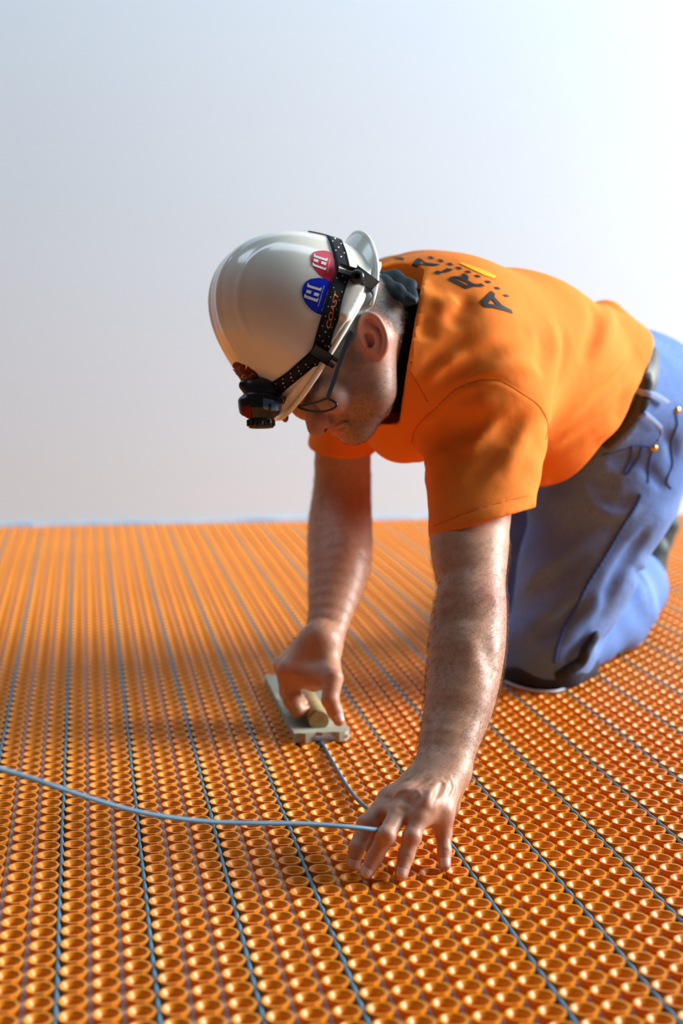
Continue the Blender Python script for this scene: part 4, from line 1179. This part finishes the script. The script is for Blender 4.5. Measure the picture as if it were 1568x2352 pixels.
# fire-service cross near the front
mx = lambda L: [(500+x*.12755, 820+y*.12757) for x, y in L]
cr_ = decal('maroon_sticker', patch2d([mx([(262, 165), (285, 110), (320, 88), (390, 100), (440, 130), (498, 140), (502, 238), (540, 158), (590, 205), (660, 245), (715, 300), (745, 370), (755, 450), (700, 466), (640, 450), (600, 475), (500, 480), (420, 420), (330, 330), (266, 210), (345, 258)])], 3), Aout, .0005, MT['sticker_maroon'], hat)
decal('sticker_ring', patch2d([mx(ellipse(500, 365, 145, 92, .75)), mx(ellipse(500, 365, 118, 70, .75))], 3), Aout, .0009, MT['ink'], cr_)
q = mx([(330, 215), (430, 215), (430, 330), (560, 410), (590, 280), (690, 400)])
textpx('sticker_letter', 'A', mx([(345, 170)])[0], mx([(420, 215)])[0], 10, Aout, .0010, MT['sticker_gold'], cr_)
textpx('sticker_letter', 'F', mx([(440, 330)])[0], mx([(530, 400)])[0], 13, Aout, .0012, MT['sticker_gold'], cr_)
textpx('sticker_letter', 'E', mx([(600, 300)])[0], mx([(670, 390)])[0], 12, Aout, .0010, MT['sticker_gold'], cr_)

# ------------------------------------------------------------------ headlamp with strap
hl = empty('headlamp', 'black headlamp on a white-dotted elastic strap around the hard hat', 'headlamp')
Ls = [(748, 76), (800, 78), (860, 106), (888, 160), (906, 212), (922, 265), (932, 320), (934, 380), (918, 420), (900, 470), (878, 540), (862, 600), (845, 660), (815, 760), (798, 820), (785, 870), (760, 925), (690, 990), (640, 1035), (590, 1078), (500, 1136), (452, 1165), (400, 1190)]
Rs = [(800, 64), (870, 82), (950, 120), (985, 190), (1005, 240), (1020, 300), (1034, 365), (1030, 420), (1014, 470), (1000, 520), (982, 580), (970, 640), (958, 700), (930, 780), (915, 835), (898, 890), (872, 965), (820, 1005), (770, 1048), (720, 1090), (610, 1178), (558, 1225), (500, 1262)]
def strap_mesh():
    n = 140; Lp = spline(c1z(Ls), n); Rp = spline(c1z(Rs), n); k = 5; rows_ = []
    for t in np.linspace(0, 1, k):
        q = Lp*(1-t)+Rp*t; p = hit(Aout, q[:, 0], q[:, 1], 1.5); rows_.append(p)
    G_ = np.array(rows_); ok = (np.linalg.norm(G_-hO, axis=2) < .20).all(0); G_ = G_[:, ok]                                   # k x n x 3
    # carry the band round the hidden side by mirroring in the middle plane of the hat
    mir = G_-2*np.einsum('kni,i->kn', G_-hO, hS)[:, :, None]*hS
    return G_, mir
G_, Mi = strap_mesh()
def strap_obj(Gx, name, dots_):
    k, n, _ = Gx.shape; fl_ = Gx.reshape(-1, 3); nn = normals(Aout, fl_)
    lo = fl_+nn*.0004; hi = fl_+nn*.0022; V = np.vstack([lo, hi])
    i = np.arange(k-1)[:, None]*n; j = np.arange(n-1)[None]
    top = np.stack([i+j, i+j+1, i+n+j+1, i+n+j], -1).reshape(-1, 4); off = k*n
    F = [top+off, top[:, ::-1]]
    for r0 in (0, k-1):
        jj = np.arange(n-1); F.append(np.stack([r0*n+jj, r0*n+jj+1, off+r0*n+jj+1, off+r0*n+jj], 1))
    F = np.vstack(F); mi = np.zeros(len(F), int)
    if dots_ is not None: F = np.vstack([F, dots_[1]+len(V)]); V = np.vstack([V, dots_[0]]); mi = np.r_[mi, np.ones(len(dots_[1]), int)]
    return mesh_np(name, V, F, None, hl, mats=[MT['strap'], MT['white_dot']], mat_idx=mi)
# white print dots: rhythm of big in the middle, small to both sides
Lp = spline(c1z(Ls), 400); Rp = spline(c1z(Rs), 400); Cp = (Lp+Rp)/2; sl = np.r_[0, np.cumsum(np.linalg.norm(np.diff(Cp, axis=0), axis=1))]
def strap_pt(s, t):
    i = min(int(np.searchsorted(sl, s)), 399); return Lp[i]*(1-t)+Rp[i]*t, unit(Cp[min(i+2, 399)]-Cp[max(i-2, 0)])
dots = []
s = 18.0; step = 22.0
while s < sl[-1]-10:
    buckle = any(abs(s-b) < 12 for b in (118, 352))
    text = 160 < s < 262
    if not buckle and not text: dots += [(s, .5, 2.1)]
    if not any(abs(s+11-b) < 9 for b in (118, 352)): dots += [(s+10, .22, 1.5), (s+10, .80, 1.5)]
    s += step
def strap_with_print():
    Vd = []; Fq = []
    for (s, t, r) in dots:
        c, e = strap_pt(s, t); e2 = np.array([-e[1], e[0]])
        q = np.array([c+r*(e*math.cos(a)+e2*math.sin(a)) for a in np.arange(4)*math.pi/2])
        p = hit(Aout, q[:, 0], q[:, 1], 1.5); p = p+normals(Aout, p)*.0027; n0 = len(Vd); Vd += list(p); Fq.append((n0, n0+3, n0+2, n0+1))
    return np.array(Vd), np.array(Fq)
Vd, Fq = strap_with_print()
strap = strap_obj(G_, 'strap', (Vd, Fq)); strap_obj(Mi, 'strap', None)
q = c1z([(876, 762), (936, 520)])
q2 = c1z([(880, 768), (944, 515)])
textpx('strap_lettering', 'COAST', q2[0], q2[1], 10.5, Aout, .0028, MT['orange_print'], strap, shear=.25, bold=.012)
# two slider clips that hook over the brim
def clip(px0, px1, w, name):
    a = hit(Aout, [px0[0]], [px0[1]], 1.5)[0]; b = P(px1[0], px1[1], depth(a)+.004)
    ax = unit(b-a); n = normals(Aout, a[None])[0]; n = unit(n-ax*(n@ax)); sd = np.cross(ax, n)
    bm = bmesh.new()
    L = np.linalg.norm(b-a)
    box_bm(bm, a+ax*L*.40+n*.004, (ax, sd, n), (L*.42, w, .0035), .0012)
    for s in (-1, 1): box_bm(bm, a+ax*L*.90+sd*w*.62*s+n*.003, (ax, sd, n), (L*.18, w*.30, .003), .001)
    return bm_obj(name, bm, MT['black_plastic'], hl)
clip(c1z([(778, 905)])[0], c1z([(925, 1000)])[0], .0075, 'slider_clip')
clip(c1z([(950, 370)])[0], c1z([(1085, 410)])[0], .0062, 'slider_clip')
a = P(*c1z([(1085, 410)])[0], 1.842)
V, F = lathe_arrays(a, FW, [(.0035, -.007), (.0085, -.006), (.0095, -.002), (.0095, .006), (.006, .008)], 20); mesh_np('clip_pivot', V, F, MT['black_plastic'], hl)
# lamp: bracket, body, side window, bezel
ZL = 1.872
lampx = unit(RT); lampd = unit(-UP*.998+RT*.02); lampn = unit(FW)
def mp(x, y, d=ZL): q = mx([(x, y)])[0]; return P(q[0], q[1], d)
Lf = Field()
Lf.etube(mp(800, 720), mp(780, 920), RT, (.0245, .020), (.0250, .021), 0.006, cap=.008)
Lf.etube(mp(780, 920), mp(780, 1100), RT, (.0250, .021), (.0170, .016), 0.006, cap=.006)
Lf.etube(mp(500, 800), mp(500, 960), RT, (.0100, .017), (.0085, .016), 0.005, cap=.008)
Lf.etube(mp(1000, 790), mp(1000, 950), RT, (.0105, .018), (.0085, .016), 0.005, cap=.008)
Lf.line_disp([mp(815, 760, ZL-.021), mp(1100, 850, ZL-.021)], -.0012, .0012)
Lf.line_disp([mp(815, 960, ZL-.021), mp(1140, 960, ZL-.021)], -.0012, .0012)
body = implicit('lamp_body', Lf, 0.0011, MT['black_plastic'], hl)
Lb = Field()
Lb.etube(mp(640, 560), mp(900, 560), UP, (.0120, .010), (.0130, .010), 0.008, cap=.010)
Lb.cone(mp(480, 510), mp(640, 660), .0075, .0090, 0.008); Lb.cone(mp(900, 600), mp(1060, 720), .010, .008, 0.008)
Lb.cone(mp(700, 600), mp(720, 760), .012, .014, 0.006)
hfp = hit(Aout, *[[q] for q in mx([(700, 520)])[0]], 1.5)[0]; Lb.cone(mp(720, 600), hp3(.108, .045, .012), .013, .012, 0.008)
implicit('lamp_bracket', Lb, 0.0013, MT['black_plastic'], hl)
V, F = lathe_arrays(mp(780, 1110), lampd, [(.0165, 0), (.0178, .002), (.0175, .0085), (.0160, .0120), (.0138, .0125), (.0132, .010)], 32, ref=RT)
bez = mesh_np('lamp_bezel', V, F, MT['black_plastic'], hl)
V, F = lathe_arrays(mp(780, 1110), lampd, [(.0133, .0105), (.008, .0115), (.0002, .0118)], 32, ref=RT); mesh_np('lamp_lens', V, F, MT['lens'], hl)
for a in np.linspace(0, 2*np.pi, 14, endpoint=False):
    bm = bmesh.new(); r_ = unit(RT*math.cos(a)+FW*math.sin(a)); box_bm(bm, mp(780, 1190)+r_*.0172, (lampd, np.cross(lampd, r_), r_), (.0036, .0012, .0012), .0005)
    bm_obj('grip_rib', bm, MT['black_plastic'], bez)
decal('red_side_panel', patch2d([mx([(440, 880), (590, 860), (600, 980), (615, 1090), (540, 1098), (440, 1030)])], 3), Lf, .0008, MT['red_plastic'], body, 1.6)
decal('side_plate', patch2d([mx([(815, 735), (1060, 790), (1075, 830), (1145, 860), (1145, 965), (960, 968), (955, 850), (910, 850), (905, 950), (830, 935), (812, 900)])], 3), Lf, .0007, MT['plate_reflection'], body, 1.6)
V, F = ribbon([mp(1105, 830, ZL-.017), mp(1130, 790, ZL-.017), mp(1160, 715, ZL-.017)], lampn, .006, .003, mp(900, 800)); mesh_np('hinge_lug', V, F, MT['black_plastic'], body, smooth=False)
V, F = lathe_arrays(mp(1138, 800, ZL-.020), -FW, [(.0036, 0), (.0036, .0035), (.0022, .004), (.0002, .004)], 16); mesh_np('hinge_pin', V, F, MT['black_plastic'], body)

# ------------------------------------------------------------------ spectacles
sp_ = empty('spectacles', 'thin dark-framed spectacles on the man\'s nose, under the hat brim', 'glasses')
c2z = lambda L: [(640+x*.21684, 640+y*.21684) for x, y in L]
rimpx = c2z([(200, 1352), (300, 1332), (420, 1302), (500, 1272), (560, 1288), (606, 1318), (608, 1348), (560, 1384), (480, 1406), (380, 1408), (290, 1392), (225, 1372)])
sdp = np.interp([p[0] for p in rimpx], [683, 772], [.030, .078])
nearrim = [HP(u, v, s) for (u, v), s in zip(rimpx, sdp)]
nr = spline(nearrim+nearrim[:1], 70)
tube('lens_rim', nr, .0017, MT['glasses'], sp_, 8)
mirr = lambda p: p-2*Sd*((p-HO)@Sd)
tube('lens_rim', [mirr(p) for p in nr], .0017, MT['glasses'], sp_, 8)
for pts in (nr[:-1], np.array([mirr(p) for p in nr[:-1]])):
    c = pts.mean(0); V = np.vstack([pts, c[None]]); n = len(pts); F = np.array([(i, (i+1) % n, n, n) for i in range(n)])[:, :3]
    mesh_np('lens', V, F, MT['glass'], sp_)
br = [HP(686, 934, .020), HP(678, 928, .008)+Fd*.002]; br += [mirr(p) for p in br[::-1]]
tube('bridge', spline(br, 14), .0016, MT['glasses'], sp_, 8)
tpx = c2z([(770, 560), (735, 640), (690, 760), (640, 900), (590, 1060), (540, 1200), (518, 1275)])
tp = [HP(u, v, s) for (u, v), s in zip(tpx, (.079, .080, .080, .079, .077, .074, .070))]
for side in (0, 1):
    q = spline(tp, 40); q = q if not side else np.array([mirr(p) for p in q])
    V, F = ribbon(q, Cd, .0030, .0011, HO); mesh_np('temple', V, F, MT['glasses'], sp_, smooth=False)

# ------------------------------------------------------------------ cap cloth between hat and ear
K = Field()
K.ell(HL(.010, .050, -.010), (Fd, Cd, Sd), (.0965, .089, .0965), 0.02)
k1, k2 = hloc(HP(866, 700, .08)), hloc(HP(790, 800, .078)); ks_ = (k2[1]-k1[1])/(k2[0]-k1[0])
K.add(lambda x: -((x-HO)@Cd)+k1[1]-.010+ks_*((x-HO)@Fd-k1[0]), HO, 9.0, 'i', 0.004)
K.waves(Cd*.8+Fd*.5, 260, .0009, HP(830, 720, .08), .08, warp=(Fd, 1.0))
K.ell(HL(.010, .050, -.010), (Fd, Cd, Sd), (.0915, .084, .0915), 0.004, 's')
implicit('head_cloth', K, 0.0030, MT['bandana'], person)

# ------------------------------------------------------------------ hair, stubble, arm hair (fine strands)
def strands(name, field, roots, dirs, length, rad, m, parent, lift_=.35, curl=.3, kind='stuff'):
    n = len(roots); L = length*(0.6+.8*rng.random(n)); nn = normals(field, roots)
    d = dirs+rng.normal(0, curl, (n, 3)); d -= nn*(d*nn).sum(1)[:, None]; d /= np.linalg.norm(d, axis=1)[:, None]+1e-9
    p = [roots-nn*.0004]
    for t, up in ((.33, lift_), (.67, lift_*1.1), (1.0, lift_*.9)):
        side = np.cross(nn, d)*(rng.normal(0, .18, n))[:, None]
        p.append(roots+(d+side)*L[:, None]*t+nn*(L*up*math.sin(t*1.9))[:, None])
    b = np.cross(d, nn); V = []; R = (rad, rad*.9, rad*.65, rad*.12)
    for q, r in zip(p, R): V += [q+b*r, q-b*r*.5+nn*r*.87, q-b*r*.5-nn*r*.87]
    V = np.stack(V, 1).reshape(-1, 3); F = []
    for i in range(3):
        for j in range(3): F.append((i*3+j, i*3+(j+1) % 3, i*3+3+(j+1) % 3, i*3+3+j))
    F = (np.array(F)[None]+(np.arange(n)*12)[:, None, None]).reshape(-1, 4)
    o = mesh_np(name, V, F, m, parent); o['kind'] = kind; return o
FC = BV[BF].mean(1); d1 = BV[BF[:, 2]]-BV[BF[:, 0]]; d2 = BV[BF[:, 3]]-BV[BF[:, 1]]; FA = np.linalg.norm(np.cross(d1, d2), axis=1)/2
def scatter(w, n):
    p = FA*w; p = p/p.sum(); i = rng.choice(len(FC), n, p=p); u = rng.random((n, 2)); q = BV[BF[i]]
    return q[:, 0]*((1-u[:, :1])*(1-u[:, 1:]))+q[:, 1]*(u[:, :1]*(1-u[:, 1:]))+q[:, 2]*(u[:, :1]*u[:, 1:])+q[:, 3]*((1-u[:, :1])*u[:, 1:])
ql = hloc(FC); f_, c_, s_ = ql.T; nearh = (np.linalg.norm(FC-HO, axis=1) < .2)
FCp = np.stack([784+FPX*((FC-CAMP)@RT)/((FC-CAMP)@FW), 1176-FPX*((FC-CAMP)@UP)/((FC-CAMP)@FW)], 1)
gq = lambda p, r: np.exp(-((FC-p)**2).sum(1)/(2*r*r))
# arms
dep = (FC-CAMP)@FW
wl = ((FCp[:, 1] > 1230) & (FCp[:, 1] < 1800) & (FCp[:, 0] > 930) & (dep < 2.0)).astype(float)
wl *= np.clip((FCp[:, 1]-1200)/200, .35, 1)*np.where(FCp[:, 1] > 1740, .5, 1)
r_ = scatter(wl, 8000); strands('arm_hair', B, r_, np.tile(unit(WrL-ElL), (len(r_), 1))*.8+RT*.25, .0105, .000095, MT['hair_dark'], person, .22, .55)
wr = ((FCp[:, 1] > 1080) & (FCp[:, 1] < 1480) & (FCp[:, 0] < 860) & (dep > 2.05)).astype(float)
r_ = scatter(wr, 3200); strands('arm_hair', B, r_, np.tile(unit(WrR-ElR), (len(r_), 1))*.8-RT*.2, .010, .000095, MT['hair_dark'], person, .22, .5)
# stubble
wj = nearh*(gq(JL, .042)+gq(CH, .036)*1.6+gq(HP(850, 900, .06), .03)+gq(HP(762, 984, .014), .011)*1.6+gq(HP(838, 965, .04), .036)*1.3+gq(HP(805, 870, .07), .015)*.4)*(1-np.clip(gq(HP(728, 965, 0), .022)*2.2+gq(HP(758, 920, .05), .020)*1.5, 0, 1))*(1-np.clip(gq(HP(857, 770, .085), .03)*2, 0, 1))*(1-np.clip(gq(LU, .009)+gq(LL, .010), 0, 1))
r_ = scatter(wj, 5200); strands('stubble', B, r_, np.tile(-Cd*.7+Fd*.35, (len(r_), 1)), .0030, .00009, MT['stubble'], person, .35, .5)
# short grey hair: sideburn, above and behind the ear
wh = nearh*(gq(HP(808, 800, .075), .010)*2.2+gq(HP(800, 828, .074), .012)*1.6+gq(HP(872, 712, .068), .018)*1.6+gq(HP(855, 690, .068), .020)*1.6+gq(HP(886, 735, .060), .012)+gq(HL(-.085, .0, .03), .03))*(1-np.clip(gq(HP(857, 768, .088), .022)*2.2, 0, 1))
r_ = scatter(wh, 4200); strands('short_hair', B, r_, np.tile(-Fd*.5-Cd*.6, (len(r_), 1)), .0120, .00013, MT['hair_grey'], person, .25, .35)
# eyebrow
wb = nearh*(gq(HP(738, 880, .035), .010)+gq(HP(722, 905, .028), .009))
r_ = scatter(wb, 500); strands('eyebrow', B, r_, np.tile(Sd, (len(r_), 1))-Fd*.3, .009, .00012, MT['hair_grey'], person, .3, .4)
